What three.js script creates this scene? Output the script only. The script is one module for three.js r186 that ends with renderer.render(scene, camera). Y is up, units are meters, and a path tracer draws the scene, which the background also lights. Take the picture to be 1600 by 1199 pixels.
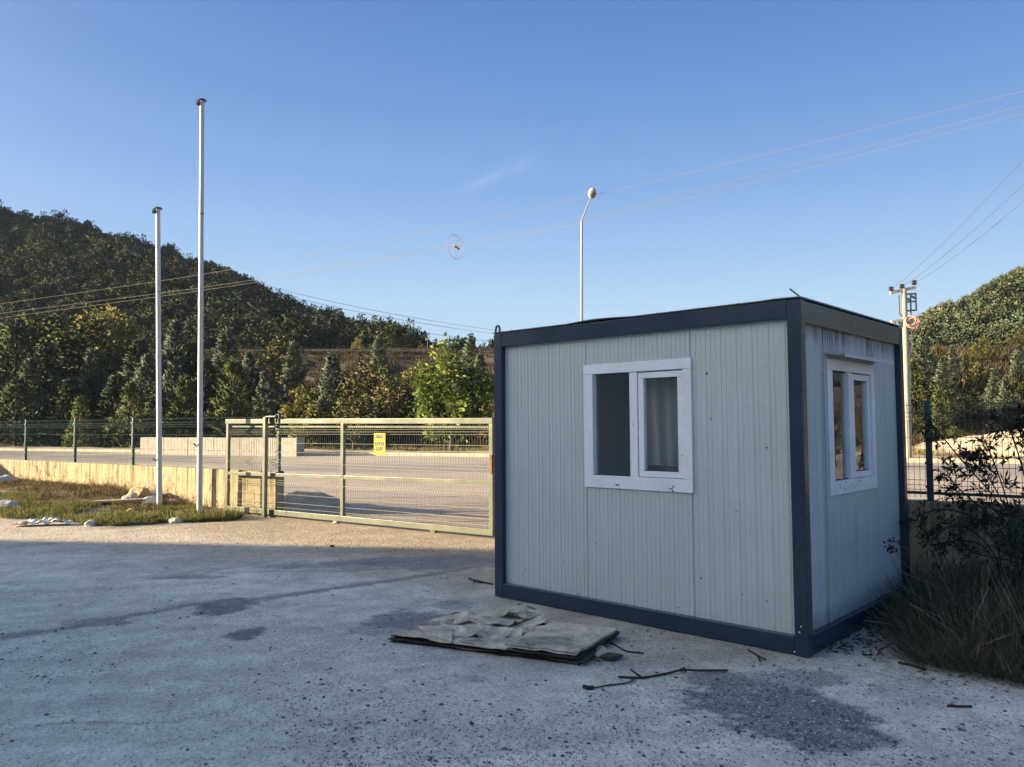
import * as THREE from 'three';
import { mergeGeometries } from 'three/addons/utils/BufferGeometryUtils.js';
import { RoundedBoxGeometry } from 'three/addons/geometries/RoundedBoxGeometry.js';
import { FontLoader } from 'three/addons/loaders/FontLoader.js';

// ------------------------------------------------------------------ camera, sky, sun, exposure
const scene = new THREE.Scene();
const EYE = 1.604, PITCH = 0.0553, ROLL = -0.0053, FPX = 1218.43;
const camera = new THREE.PerspectiveCamera(2 * Math.atan(599.5 / FPX) * 180 / Math.PI, 1600 / 1199, 0.1, 3000);
camera.position.set(0, EYE, 0);
camera.rotation.order = 'YXZ';
camera.rotation.set(PITCH, 0, ROLL);
scene.add(camera);

const renderer = new THREE.WebGLRenderer({ antialias: true });
renderer.setSize(1024, 767);
renderer.toneMapping = THREE.LinearToneMapping;
const EXPOSURE = 3.9;
renderer.toneMappingExposure = EXPOSURE;
renderer.shadowMap.enabled = true;

const SUN_EL = 13.5 * Math.PI / 180, SUN_BACK = 5 * Math.PI / 180;     // low evening sun from the left, a little behind the camera
const sunDir = new THREE.Vector3(-Math.cos(SUN_EL) * Math.cos(SUN_BACK), Math.sin(SUN_EL), Math.cos(SUN_EL) * Math.sin(SUN_BACK));
const sun = new THREE.DirectionalLight(new THREE.Color().setRGB(1.0, 0.79, 0.51), 5.0);
sun.target.position.set(0, 0, -20);
sun.position.copy(sunDir).multiplyScalar(200).add(sun.target.position);
sun.castShadow = true;
sun.shadow.radius = 1.0;
sun.shadow.mapSize.set(4096, 4096);
Object.assign(sun.shadow.camera, { left: -120, right: 120, top: 60, bottom: -60, near: 1, far: 600 });
scene.add(sun, sun.target);

function mulberry(seed) {
  let a = seed >>> 0;
  return () => { a = (a + 0x6D2B79F5) >>> 0; let t = a; t = Math.imul(t ^ (t >>> 15), t | 1); t ^= t + Math.imul(t ^ (t >>> 7), t | 61); return ((t ^ (t >>> 14)) >>> 0) / 4294967296; };
}
const LAT = new Float32Array(65536); { const r = mulberry(77); for (let i = 0; i < 65536; i++) LAT[i] = r(); }
const fade = (t) => t * t * (3 - 2 * t);
function vnoise(x, y, per = 256, seed = 0) {             // periodic value noise, 0..1
  const xi = Math.floor(x), yi = Math.floor(y), fx = fade(x - xi), fy = fade(y - yi);
  const x0 = ((xi % per) + per) % per, y0 = ((yi % per) + per) % per, x1 = (x0 + 1) % per, y1 = (y0 + 1) % per, s = seed * 7919;
  const h = (a, b) => LAT[(a * 251 + b * 1009 + ((a * b) & 255) * 31 + s) & 65535];
  const a = h(x0, y0), b = h(x1, y0), c = h(x0, y1), d = h(x1, y1);
  return a + (b - a) * fx + (c - a) * fy + (a - b - c + d) * fx * fy;
}
function fbm(x, y, oct = 4, per = 256, seed = 0) {
  let v = 0, w = 0.5, t = 0;
  for (let i = 0; i < oct; i++) { v += w * vnoise(x, y, per, seed + i); t += w; w *= 0.5; x *= 2; y *= 2; per *= 2; }
  return v / t;
}
const sstep = (a, b, x) => { const t = Math.min(1, Math.max(0, (x - a) / (b - a))); return t * t * (3 - 2 * t); };
const lerp = (a, b, t) => a + (b - a) * t;
function table(pts, x) {
  if (x <= pts[0][0]) return pts[0][1];
  for (let i = 1; i < pts.length; i++) if (x <= pts[i][0]) return lerp(pts[i - 1][1], pts[i][1], (x - pts[i - 1][0]) / (pts[i][0] - pts[i - 1][0]));
  return pts[pts.length - 1][1];
}

{ // clear evening sky: deep blue overhead, paler towards the horizon, brighter towards the low sun
  const w = 1024, h = 512, data = new Float32Array(w * h * 4), dir = new THREE.Vector3();
  const R = [[-90, .10], [-4, .30], [0, .56], [3, .50], [6, .43], [9, .35], [13, .25], [17, .170], [23, .090], [29, .050], [50, .046], [90, .050]];
  const G = [[-90, .09], [-4, .30], [0, .74], [3, .70], [6, .645], [9, .585], [13, .47], [17, .370], [23, .258], [29, .190], [50, .176], [90, .174]];
  const B = [[-90, .07], [-4, .28], [0, .84], [3, .86], [6, .87], [9, .855], [13, .81], [17, .745], [23, .655], [29, .570], [50, .50], [90, .47]];
  for (let j = 0; j < h; j++) for (let i = 0; i < w; i++) {
    const el = ((j + .5) / h - .5) * Math.PI, az = ((i + .5) / w - .5) * 2 * Math.PI, e = el * 180 / Math.PI;
    dir.set(Math.cos(el) * Math.cos(az), Math.sin(el), Math.cos(el) * Math.sin(az));
    const c = Math.max(-1, Math.min(1, dir.dot(sunDir))), ang = Math.acos(c);
    const glow = Math.exp(-ang * ang / .22) * 8.0 + Math.exp(-ang / .8) * .38;
    let r = table(R, e), g = table(G, e), b = table(B, e);
    if (e > -6) { r += glow * .58; g += glow * .54; b += glow * .44; }
    // two wisps of thin high cloud
    const pa = Math.atan2(dir.x, -dir.z), wisp = (pa0, e0, dx, de, la, lb) => { const x = (pa - pa0) * 57.3, y = e - e0, l = (x * dx + y * de), q = (-x * de + y * dx); return Math.exp(-l * l / (la * la) - q * q / (lb * lb)); };
    const k = (wisp(-.034, 17.8, .93, .37, 2.0, .22) * .9 + wisp(.015, 18.9, .8, .6, .8, .25) * .6 + wisp(-.02, 10.3, .97, .2, 2.4, .12) * .4) * (.35 + .9 * fbm(pa * 60, e * 2.2, 4));
    r += k * .17; g += k * .14; b += k * .08;
    const o = (j * w + i) * 4;
    data[o] = r / EXPOSURE; data[o + 1] = g / EXPOSURE; data[o + 2] = b / EXPOSURE; data[o + 3] = 1;
  }
  const t = new THREE.DataTexture(data, w, h, THREE.RGBAFormat, THREE.FloatType);
  t.mapping = THREE.EquirectangularReflectionMapping; t.magFilter = t.minFilter = THREE.LinearFilter; t.needsUpdate = true;
  scene.background = t; scene.environment = t;
}
scene.fog = new THREE.FogExp2(new THREE.Color().setRGB(.55, .68, .85), 0.00012);

// ------------------------------------------------------------------ helpers
const W = (x, y, d) => new THREE.Vector3(x, y, -d);      // d = metres in front of the camera
const CP = Math.cos(PITCH), SP = Math.sin(PITCH), CR = Math.cos(ROLL), SR = Math.sin(ROLL);
function ray(px, py) {
  const X = px - 800, Y = py - 599.5, x = (X * CR + Y * SR) / FPX, y = -(-X * SR + Y * CR) / FPX;
  return [x, y * CP + SP, CP - y * SP];
}
function ground(px, py, h = 0) { const r = ray(px, py), t = (h - EYE) / r[1]; return W(r[0] * t, h, r[2] * t); }
function at(px, py, d) { const r = ray(px, py), t = d / r[2]; return W(r[0] * t, EYE + r[1] * t, d); }
const U = [-.814, .581], N = [.581, .814], P0 = [-.285, 11.3], WALL_TURN = Math.atan2(.581, -.814);
const wallPt = (t, off, h) => W(P0[0] + U[0] * t + N[0] * off, h, P0[1] + U[1] * t + N[1] * off);
const toWall = (x, d) => [(x - P0[0]) * U[0] + (d - P0[1]) * U[1], (x - P0[0]) * N[0] + (d - P0[1]) * N[1]];

const used = {};
function numbered(name) { const n = used[name] = (used[name] ?? -1) + 1; return n ? `${name}_${String(n).padStart(3, '0')}` : name; }
function tag(o, label, category, group, kind) { o.userData = { label, category }; if (group) o.userData.group = group; if (kind) { o.userData.kind = kind; if (!category) delete o.userData.category; } return o; }
function thing(name, label, category, pos = W(0, 0, 0), turn = 0, group) {
  const o = new THREE.Group(); o.name = numbered(name); o.position.copy(pos); o.rotation.y = turn; scene.add(o);
  return tag(o, label, category, group);
}
function mesh(name, g, mat, parent) {
  const geo = Array.isArray(g) ? mergeGeometries(g.map(clean), false) : g;
  const m = new THREE.Mesh(geo, mat); m.castShadow = m.receiveShadow = true;
  m.name = parent && parent !== scene ? name : numbered(name);
  (parent ?? scene).add(m); return m;
}
const BG = THREE.BufferGeometry.prototype, toNI = BG.toNonIndexed; BG.toNonIndexed = function () { return this.index ? toNI.call(this) : this; };
function clean(g) {
  g = g.index ? g.toNonIndexed() : g;
  for (const k of Object.keys(g.attributes)) if (!['position', 'normal', 'uv', 'color'].includes(k)) g.deleteAttribute(k);
  if (!g.attributes.uv) g.setAttribute('uv', new THREE.BufferAttribute(new Float32Array(g.attributes.position.count * 2), 2));
  return g;
}
const tiny = (m) => { m.userData.kind = 'stuff'; return m; };
function struct(name, g, mat, label) { const m = mesh(name, g, mat); m.userData = { kind: 'structure' }; if (label) m.userData.label = label; return m; }
function boxUV(g, ox = 0, oy = 0) {                       // uv in metres by the dominant axis
  g = g.index ? g.toNonIndexed() : g;
  const p = g.attributes.position, n = g.attributes.normal, uv = new Float32Array(p.count * 2);
  for (let i = 0; i < p.count; i++) {
    const ax = Math.abs(n.getX(i)), ay = Math.abs(n.getY(i)), az = Math.abs(n.getZ(i));
    const [a, b] = ay > ax && ay > az ? [p.getX(i), p.getZ(i)] : ax > az ? [p.getZ(i), p.getY(i)] : [p.getX(i), p.getY(i)];
    uv[i * 2] = a + ox; uv[i * 2 + 1] = b + oy;
  }
  g.setAttribute('uv', new THREE.BufferAttribute(uv, 2));
  return g;
}
function bx(x0, x1, y0, y1, z0, z1, r = 0) {
  const a = Math.abs(x1 - x0), b = Math.abs(y1 - y0), c = Math.abs(z1 - z0);
  const g = r ? new RoundedBoxGeometry(a, b, c, 1, Math.min(r, a / 2.1, b / 2.1, c / 2.1)) : new THREE.BoxGeometry(a, b, c);
  g.translate((x0 + x1) / 2, (y0 + y1) / 2, (z0 + z1) / 2);
  return boxUV(g);
}
function bar(a, b, w, h = w, r = 0) {                     // a box beam from a to b
  const d = b.clone().sub(a), l = d.length(), g = r ? new RoundedBoxGeometry(w, h, l, 1, r) : new THREE.BoxGeometry(w, h, l);
  boxUV(g);
  const m = new THREE.Matrix4().lookAt(b, a, Math.abs(d.y) > l * .99 ? new THREE.Vector3(1, 0, 0) : new THREE.Vector3(0, 1, 0));
  m.setPosition(a.clone().add(b).multiplyScalar(.5));
  const q = boxUV(g); q.applyMatrix4(m); return q;
}
function rod(a, b, ra, rb = ra, seg = 8, caps = true) {
  const d = b.clone().sub(a), g = new THREE.CylinderGeometry(rb, ra, d.length(), seg, 1, !caps);
  g.applyQuaternion(new THREE.Quaternion().setFromUnitVectors(new THREE.Vector3(0, 1, 0), d.clone().normalize()));
  g.translate((a.x + b.x) / 2, (a.y + b.y) / 2, (a.z + b.z) / 2);
  return g.toNonIndexed();
}
function tube(pts, r, seg = 8, rad = 6, closed = false) { return new THREE.TubeGeometry(new THREE.CatmullRomCurve3(pts, closed), seg, r, rad, closed).toNonIndexed(); }
class Wires {                                             // many thin square wires in one geometry
  constructor() { this.p = []; }
  line(pts, r) {
    const v = new THREE.Vector3(), s = new THREE.Vector3(), t = new THREE.Vector3();
    for (let i = 0; i + 1 < pts.length; i++) {
      const a = pts[i], b = pts[i + 1];
      v.subVectors(b, a).normalize(); s.set(Math.abs(v.y) > .7 ? 1 : 0, Math.abs(v.y) > .7 ? 0 : 1, 0).cross(v).normalize(); t.crossVectors(v, s);
      const ring = (c) => [[1, 0], [0, 1], [-1, 0], [0, -1]].map(([x, y]) => [c.x + (s.x * x + t.x * y) * r, c.y + (s.y * x + t.y * y) * r, c.z + (s.z * x + t.z * y) * r]);
      const A = ring(a), B = ring(b);
      for (let k = 0; k < 4; k++) { const l = (k + 1) % 4; this.p.push(...A[k], ...B[l], ...B[k], ...A[k], ...A[l], ...B[l]); }
    }
  }
  geo() { const g = new THREE.BufferGeometry(); g.setAttribute('position', new THREE.Float32BufferAttribute(this.p, 3)); g.computeVertexNormals(); return clean(g); }
}
function tex(w, h, fn, srgb = true, rep = 1) {
  const d = new Uint8Array(w * h * 4);
  for (let j = 0; j < h; j++) for (let i = 0; i < w; i++) {
    const c = fn(i / w, j / h), o = (j * w + i) * 4;
    for (let k = 0; k < 3; k++) { let v = Math.min(1, Math.max(0, Array.isArray(c) ? c[k] : c)); if (srgb) v = v <= .0031308 ? 12.92 * v : 1.055 * Math.pow(v, 1 / 2.4) - .055; d[o + k] = v * 255 + .5; }
    d[o + 3] = 255;
  }
  const t = new THREE.DataTexture(d, w, h); t.wrapS = t.wrapT = THREE.RepeatWrapping; t.magFilter = THREE.LinearFilter; t.minFilter = THREE.LinearMipmapLinearFilter; t.generateMipmaps = true;
  if (srgb) t.colorSpace = THREE.SRGBColorSpace;
  t.repeat.set(rep, rep); t.needsUpdate = true; return t;
}
const rgb = (r, g, b) => new THREE.Color().setRGB(r, g, b);
const std = (c, rough = .8, o = {}) => new THREE.MeshStandardMaterial({ color: c, roughness: rough, ...o });

// ------------------------------------------------------------------ materials
const T = {};
{
  const r0 = mulberry(5), specks = [];
  const S = 2048, dark = new Float32Array(S * S);
  const blob = (cx, cy, r, v) => { const R = Math.ceil(r + 1); for (let y = -R; y <= R; y++) for (let x = -R; x <= R; x++) { const d = Math.hypot(x, y * (1 + .3 * Math.sin(cx))); if (d < r) { const i = (((cy + y) % S + S) % S) * S + ((cx + x) % S + S) % S; dark[i] = v * (1 - .4 * d / r); } } };
  for (let i = 0; i < 26000; i++) { const k = r0(); blob(Math.floor(r0() * S), Math.floor(r0() * S), k < .80 ? .8 + r0() * 1.5 : k < .975 ? 1.8 + r0() * 2.6 : 3.5 + r0() * 3.5, r0() < .82 ? -(0.25 + .6 * r0()) : .25 + .4 * r0()); }
  T.yard = tex(S, S, (u, v) => {
    const i = Math.floor(v * S) * S + Math.floor(u * S);
    const f = fbm(u * 24, v * 24, 5, 24, 3), g = fbm(u * 160, v * 160, 3, 160, 9), q = fbm(u * 6, v * 9, 3, 3, 21);
    let k = .80 + (f - .5) * .36 + (g - .5) * .40 + (q - .5) * .06;
    k *= 1 + dark[i] * .75;
    return [k, k * (.985 + .02 * (f - .5)), k * .965];
  }, true, 1 / 3);
  T.yardBump = tex(1024, 1024, (u, v) => .5 + (fbm(u * 90, v * 90, 4, 90, 11) - .5) * .9 + (fbm(u * 24, v * 24, 3, 24, 5) - .5) * .5, false, 1 / 1.7);
  T.grit = tex(512, 512, (u, v) => { const a = fbm(u * 60, v * 60, 4, 60, 31), b = fbm(u * 8, v * 8, 4, 8, 17); const k = .82 + (a - .5) * .6 + (b - .5) * .35; return [k, k * .99, k * .97]; }, true, .5);
  // board-marked concrete wall: vertical boards, runs and grain (u along the wall 0..4 m, v up 0..1 m)
  T.wall = tex(2048, 512, (u, v) => {
    const x = u * 4, run = fbm(u * 40, v * 1.0, 3, 40, 41), fine = fbm(u * 256, v * 64, 4, 64, 43), big = fbm(u * 9, v * 3, 3, 3, 47);
    const streak = sstep(.50, .68, fbm(u * 64, v * .7, 2, 64, 53)) * (.25 + .75 * sstep(.15, 1, v + (fbm(u * 30, 0, 2, 30, 3) - .5) * .9));
    let k = .86 + (run - .5) * .30 + (fine - .5) * .32 + (big - .5) * .34 - streak * .50;
    const joint = Math.abs((x % 1) - .5) > .494 ? .16 : 0; k -= joint * (.2 + run);
    const pit = fbm(u * 500, v * 125, 2, 125, 61); if (pit > .80) k -= .35;
    return [k, k * (.955 - streak * .06), k * (.87 - streak * .12)];
  }, true);
  T.wall.repeat.set(.25, 1);
  T.wallBump = tex(1024, 256, (u, v) => { const b = ((u * 26.4) % 1); return .5 + (Math.abs((u * 4) % 1 - .5) > .494 ? -.3 : 0) + (vnoise(Math.floor(b + u * 26.4), 3, 64) - .5) * .06 + (fbm(u * 200, v * 50, 3, 50, 71) - .5) * .5; }, false);
  T.wallBump.repeat.set(.25, 1);
  T.paint = tex(512, 512, (u, v) => { const a = fbm(u * 5, v * 5, 5, 5, 81), b = fbm(u * 70, v * 70, 3, 70, 83); const k = .9 + (a - .5) * .22 + (b - .5) * .10; return [k, k, k]; }, true, .9);
  T.paintRough = tex(512, 512, (u, v) => .52 + (fbm(u * 6, v * 6, 5, 6, 91) - .5) * .3, false, .7);
  T.panel = tex(512, 1024, (u, v) => { const a = fbm(u * 40, v * 3, 4, 3, 101), b = fbm(u * 6, v * 6, 4, 6, 103), c = fbm(u * 120, v * 120, 2, 120, 109); let k = .92 + (a - .5) * .10 + (b - .5) * .10; if (c > .80) k -= .14; return [k, k, k * .985]; }, true, .6);
  T.cloth = tex(1024, 1024, (u, v) => { const w = Math.sin(u * 1024 * .8) * Math.sin(v * 1024 * .8), a = fbm(u * 7, v * 7, 5, 7, 121), b = fbm(u * 60, v * 60, 4, 60, 123); let k = .70 + (a - .5) * 1.1 + (b - .5) * .5 + w * .03; return [k, k * .965, k * (.90 - (a - .5) * .12)]; }, true, 1);
  T.road = tex(1024, 1024, (u, v) => { const a = fbm(u * 8, v * 8, 5, 8, 131), b = fbm(u * 120, v * 120, 3, 120, 133), s = fbm(u * 3, v * 40, 3, 3, 137); const k = .85 + (a - .5) * .28 + (b - .5) * .28 + (s - .5) * .18; return [k, k * .98, k * .95]; }, true, .12);
  T.galv = tex(256, 512, (u, v) => { const a = fbm(u * 8, v * 8, 4, 8, 141), b = fbm(u * 50, v * 12, 3, 12, 143); const k = .88 + (a - .5) * .25 + (b - .5) * .16; return [k, k, k * .98]; }, true, 1);
}
const M = {
  yard: std(0xffffff, .95, { map: T.yard, bumpMap: T.yardBump, bumpScale: .012, vertexColors: true }),
  ground: std(0xffffff, 1, { map: T.grit, vertexColors: true }),
  road: std(0xffffff, .95, { map: T.road, vertexColors: true }),
  wall: std(rgb(.345, .298, .200), .9, { map: T.wall, bumpMap: T.wallBump, bumpScale: .01 }),
  concrete: std(rgb(.37, .345, .30), .92, { map: T.grit }),
  navy: std(rgb(.026, .042, .066), .42, { map: T.paint, roughnessMap: T.paintRough }),
  navyGap: std(rgb(.012, .016, .026), .6),
  panel: std(rgb(.53, .56, .535), .5, { map: T.panel }),
  upvc: std(rgb(.86, .87, .86), .38, { map: T.paint }),
  gasket: std(rgb(.02, .02, .02), .7),
  glass: new THREE.MeshPhysicalMaterial({ color: rgb(.86, .90, .90), roughness: .02, transmission: 1, thickness: 0, ior: 1.8 }),
  gate: std(rgb(.145, .158, .115), .5, { map: T.paint, roughnessMap: T.paintRough }),
  gateWire: std(rgb(.32, .34, .25), .5),
  teal: std(rgb(.016, .060, .050), .45, { map: T.paint }),
  tealWire: std(rgb(.05, .085, .065), .5),
  galv: std(rgb(.56, .57, .57), .48, { map: T.galv }),
  steel: std(rgb(.10, .10, .105), .5, { metalness: .4 }),
  rust: std(rgb(.20, .095, .052), .85, { map: T.grit }),
  twig: std(rgb(.035, .028, .024), .9),
  bark: std(rgb(.11, .085, .06), .95, { map: T.grit }),
  cloth: new THREE.MeshStandardMaterial({ color: rgb(.68, .60, .48), roughness: .95, map: T.cloth, side: THREE.DoubleSide }),
  clothDark: new THREE.MeshStandardMaterial({ color: rgb(.07, .06, .052), roughness: .95, map: T.cloth, side: THREE.DoubleSide }),
  wood: std(rgb(.36, .28, .20), .9, { map: T.grit }),
  rock: std(rgb(.52, .48, .42), .95, { map: T.grit }),
  leaf: new THREE.MeshPhysicalMaterial({ color: 0xffffff, roughness: .9, specularIntensity: .2, vertexColors: true, side: THREE.DoubleSide }),
  softLeaf: new THREE.MeshPhysicalMaterial({ color: 0xffffff, roughness: .9, specularIntensity: .2, vertexColors: true, side: THREE.DoubleSide, transmission: .3, thickness: 0 }),
  sign: std(rgb(.42, .33, .008), .7),
  ink: std(rgb(.03, .03, .03), .6),
  white: std(rgb(.8, .8, .78), .6),
};

// ------------------------------------------------------------------ terrain
const Q = (x, d) => (d + .47 * x - 41) / 1.105;          // metres past the far kerb of the road
const roadTop = (x) => Math.min(17, Math.max(4, 10.6 - .05 * x));
function land(x, d) {
  const q = Q(x, d);
  let h = roadTop(x) * sstep(13, 51, q) + (fbm(x * .12 + 40, d * .12 + 40, 3) - .5) * 2.0 * sstep(14, 24, q) * (1 - sstep(44, 51, q));
  if (q > 4 && q < 16) h += -.35 * sstep(4, 7, q) * (1 - sstep(10, 15, q));
  return h;
}
{
  const xs = [], ds = [];
  for (let x = -900; x <= 900; x += Math.abs(x + .001) < 130 ? 2 : Math.abs(x) < 250 ? 8 : 50) xs.push(x);
  for (let d = -120; d <= 1500; d += d < 20 ? 10 : d < 150 ? 1.6 : d < 260 ? 8 : 60) ds.push(d);
  const pos = [], col = [], uv = [], idx = [];
  for (const d of ds) for (const x of xs) {
    const q = Q(x, d), f = fbm(x * .09 + 9, d * .09 + 9, 4), f2 = fbm(x * .5, d * .5, 3, 256, 7);
    pos.push(x, land(x, d) - .02, -d); uv.push(x, d);
    let c;
    if (q < 2.6) c = [.37, .315, .25];
    else if (q < 14) { const k = sstep(.42, .62, f2 * .6 + f * .4 + (q > 11 ? -.1 : 0)); c = [lerp(.16, .07, k), lerp(.13, .105, k), lerp(.075, .028, k)]; }
    else { const k = sstep(.40, .64, f); c = [lerp(.100, .05, k), lerp(.080, .048, k), lerp(.058, .030, k)]; }
    const m = .8 + f2 * .4; col.push(c[0] * m, c[1] * m, c[2] * m);
  }
  const n = xs.length;
  for (let j = 0; j + 1 < ds.length; j++) for (let i = 0; i + 1 < n; i++) { const a = j * n + i; idx.push(a, a + 1, a + n + 1, a, a + n + 1, a + n); }
  const g = new THREE.BufferGeometry(); g.setAttribute('position', new THREE.Float32BufferAttribute(pos, 3)); g.setAttribute('color', new THREE.Float32BufferAttribute(col, 3)); g.setAttribute('uv', new THREE.Float32BufferAttribute(uv, 2)); g.setIndex(idx); g.computeVertexNormals();
  struct('ground', g, M.ground, 'open ground rising to a dry embankment under the upper road');
}
// the yard in front of the wall: pale dust-crusted concrete with bare gravelly patches
const mound = (t, p) => .21 * sstep(6.8, 10.5, t) * (1 - sstep(.2, 3.0, p)) + .05 * sstep(5.2, 7, t) * (1 - sstep(.3, 2.4, p));
const patches = [
  [345, 948, .27, .36, 1], [384, 991, .16, .19, 1], [640, 968, .36, .34, .9], [590, 985, .3, .2, .55], [1190, 1092, .42, .36, 1], [1255, 1128, .42, .38, 1], [1130, 1062, .26, .2, .8], [1240, 1062, .4, .2, .7], [1330, 1150, .25, .2, .9],
  [690, 878, .95, .50, .85], [560, 882, .6, .3, .55], [470, 886, .5, .15, .5], [700, 945, .17, .2, .5], [300, 903, .34, .12, .6], [155, 972, .28, .14, .7], [742, 1062, .08, .07, .55], [655, 1045, .05, .06, .4], [630, 1048, .06, .05, .4], [1440, 1085, .35, .3, .3],
].map(([x, y, a, b, k]) => { const g = ground(x, y); return [g.x, -g.z, a, b, k]; });
const cracks = [[[0, 995], [75, 985], [150, 972], [230, 958], [310, 944], [400, 937], [470, 928], [560, 915], [640, 904], [720, 890], [770, 872]], [[0, 1145], [60, 1133], [140, 1128], [215, 1129], [300, 1122], [380, 1105], [420, 1090]], [[240, 905], [320, 899], [400, 894], [540, 893], [640, 887]]].map((l) => l.map(([x, y]) => { const g = ground(x, y); return [g.x, -g.z]; }));
function segDist(l, x, y) { let m = 1e9; for (let i = 0; i + 1 < l.length; i++) { const [ax, ay] = l[i], [bx_, by] = l[i + 1], dx = bx_ - ax, dy = by - ay, t = Math.min(1, Math.max(0, ((x - ax) * dx + (y - ay) * dy) / (dx * dx + dy * dy))); m = Math.min(m, Math.hypot(x - ax - dx * t, y - ay - dy * t)); } return m; }
function bare(x, d) {                                     // 0 dusty crust .. 1 bare gravel
  const e1 = (fbm(x * 3.1 + 60, d * 3.1 + 60, 4) - .5) * 1.5, e2 = (fbm(x * 17 + 60, d * 17 + 60, 3, 256, 4) - .5) * .9;
  let b = 0;
  for (const [px, pd, a, c, k] of patches) { const r = Math.hypot((x - px) / a, (d - pd) / c); if (r < 2) b = Math.max(b, k * (1 - sstep(.84, 1.06, r + e1 * .5 + e2 * .75))); }
  const n = cracks.map((l) => segDist(l, x + e1 * .10, d + e1 * .06));
  b = Math.max(b, .85 * (1 - sstep(.01, .15 + .22 * e2, n[0] + .05 * e1)), .35 * (1 - sstep(.005, .03, n[1])), .4 * (1 - sstep(.01, .07, n[2])));
  return b;
}
{
  const t0 = -11, t1 = 22, p1 = 13, step = .038, nx = Math.round((t1 - t0) / step) + 1, ny = Math.round((p1 + .12) / step) + 1;
  const pos = new Float32Array(nx * ny * 3), col = new Float32Array(nx * ny * 3), uv = new Float32Array(nx * ny * 2), idx = [];
  for (let j = 0; j < ny; j++) for (let i = 0; i < nx; i++) {
    const t = t0 + i * step, p = -.12 + j * step, v = wallPt(t, -p, 0), x = v.x, d = -v.z, o = j * nx + i;
    const lo = fbm(x * .35 + 30, d * .35 + 30, 4), mid = fbm(x * 2.2 + 11, d * 2.2 + 11, 4, 256, 2), hi = fbm(x * 9, d * 9, 3, 256, 5), b = bare(x, d);
    const streak = fbm((x * .98 + d * .18) * .7 + 50, (-x * .18 + d * .98) * 4 + 50, 4, 256, 8);
    const dirt = Math.min(1, Math.max(1 - sstep(.5, 2.4 + (lo - .5) * 2, p - (t > -1 && t < 5 ? .9 : -.3)), t < 1 ? (1 - sstep(2.0, 4.0, p + (mid - .5))) * .8 : (1 - sstep(3.2, 5.2, p + (mid - .5) * 2)) * .62));
    const soil = sstep(4.6, 6, t) * (1 - sstep(1.6, 2.9, p + (mid - .5)));
    let h = mound(t, p) + (lo - .5) * .03 + (mid - .5) * .008 - b * .006 + (hi - .5) * .003;
    h -= .006 * (1 - sstep(0, .1, p)) ;
    pos[o * 3] = x; pos[o * 3 + 1] = h; pos[o * 3 + 2] = v.z; uv[o * 2] = x; uv[o * 2 + 1] = d;
    let k = 1 + (lo - .5) * .26 + (mid - .5) * .18 + (hi - .5) * .22 + (streak - .5) * .42;
    let c = [.74 * k, .705 * k, .585 * k];
    const mix = (e, a) => { c = c.map((q, n) => lerp(q, e[n], a)); };
    mix([.40 * k, .31 * k, .20 * k], dirt * .9);
    mix([.14, .105, .065], soil * .7);
    mix([.235 * (.75 + .5 * hi), .23 * (.75 + .5 * hi), .225 * (.75 + .5 * hi)], b * .92);
    // ochre dust beside the cabin's foot
    const cb = Math.hypot((x - 1.0) / 2.2, (d - 6.1) / 1.1); mix([.36 * k, .315 * k, .25 * k], .55 * (1 - sstep(.5, 1.1, cb + (mid - .5) * .7)) * (1 - b));
    col.set(c, o * 3);
  }
  for (let j = 0; j + 1 < ny; j++) for (let i = 0; i + 1 < nx; i++) { const a = j * nx + i; idx.push(a, a + nx, a + nx + 1, a, a + nx + 1, a + 1); }
  const g = new THREE.BufferGeometry(); g.setAttribute('position', new THREE.BufferAttribute(pos, 3)); g.setAttribute('color', new THREE.BufferAttribute(col, 3)); g.setAttribute('uv', new THREE.BufferAttribute(uv, 2));
  g.setIndex(idx); g.computeVertexNormals();
  { const n = g.attributes.normal; if (n.getY(1000) < 0) { for (let i = 0; i < idx.length; i += 3) { const s = idx[i]; idx[i] = idx[i + 1]; idx[i + 1] = s; } g.setIndex(idx); g.computeVertexNormals(); } }
  struct('yard_pavement', g, M.yard, 'pale dusty concrete yard with bare gravelly patches');
}
function yardH(x, d) { const [t, o] = toWall(x, d), p = -o; const lo = fbm(x * .35 + 30, d * .35 + 30, 4), mid = fbm(x * 2.2 + 11, d * 2.2 + 11, 4, 256, 2); return mound(t, p) + (lo - .5) * .03 + (mid - .5) * .008 - bare(x, d) * .006; }

// the road beyond the wall and gate, its far kerb, the gravel verge behind it
function strip(name, q0, q1, h, mat, colr, label, x0 = -140, x1 = 90, stepx = 1.0, stepq = 1.0, rough = .03) {
  const pos = [], uv = [], col = [], idx = [], nq = Math.max(1, Math.round((q1 - q0) / stepq)); let rows = 0;
  for (let x = x0; x <= x1; x += stepx) { rows++; for (let i = 0; i <= nq; i++) {
    const q = lerp(q0, q1, i / nq), d = q * 1.105 + 41 - .47 * x, k = .88 + .24 * fbm(x * .3 + 20, d * .3 + 20, 4), c = colr(x, d, q);
    pos.push(x, (typeof h === 'function' ? h(x, d) : h) + (fbm(x * .7, d * .7, 3) - .5) * rough, -d); uv.push(x, d); col.push(c[0] * k, c[1] * k, c[2] * k);
  } }
  for (let j = 0; j + 1 < rows; j++) for (let i = 0; i < nq; i++) { const a = j * (nq + 1) + i, b = a + nq + 1; idx.push(a, b, b + 1, a, b + 1, a + 1); }
  const g = new THREE.BufferGeometry(); g.setAttribute('position', new THREE.Float32BufferAttribute(pos, 3)); g.setAttribute('color', new THREE.Float32BufferAttribute(col, 3)); g.setAttribute('uv', new THREE.Float32BufferAttribute(uv, 2)); g.setIndex(idx); g.computeVertexNormals();
  return struct(name, g, mat, label);
}
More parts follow.
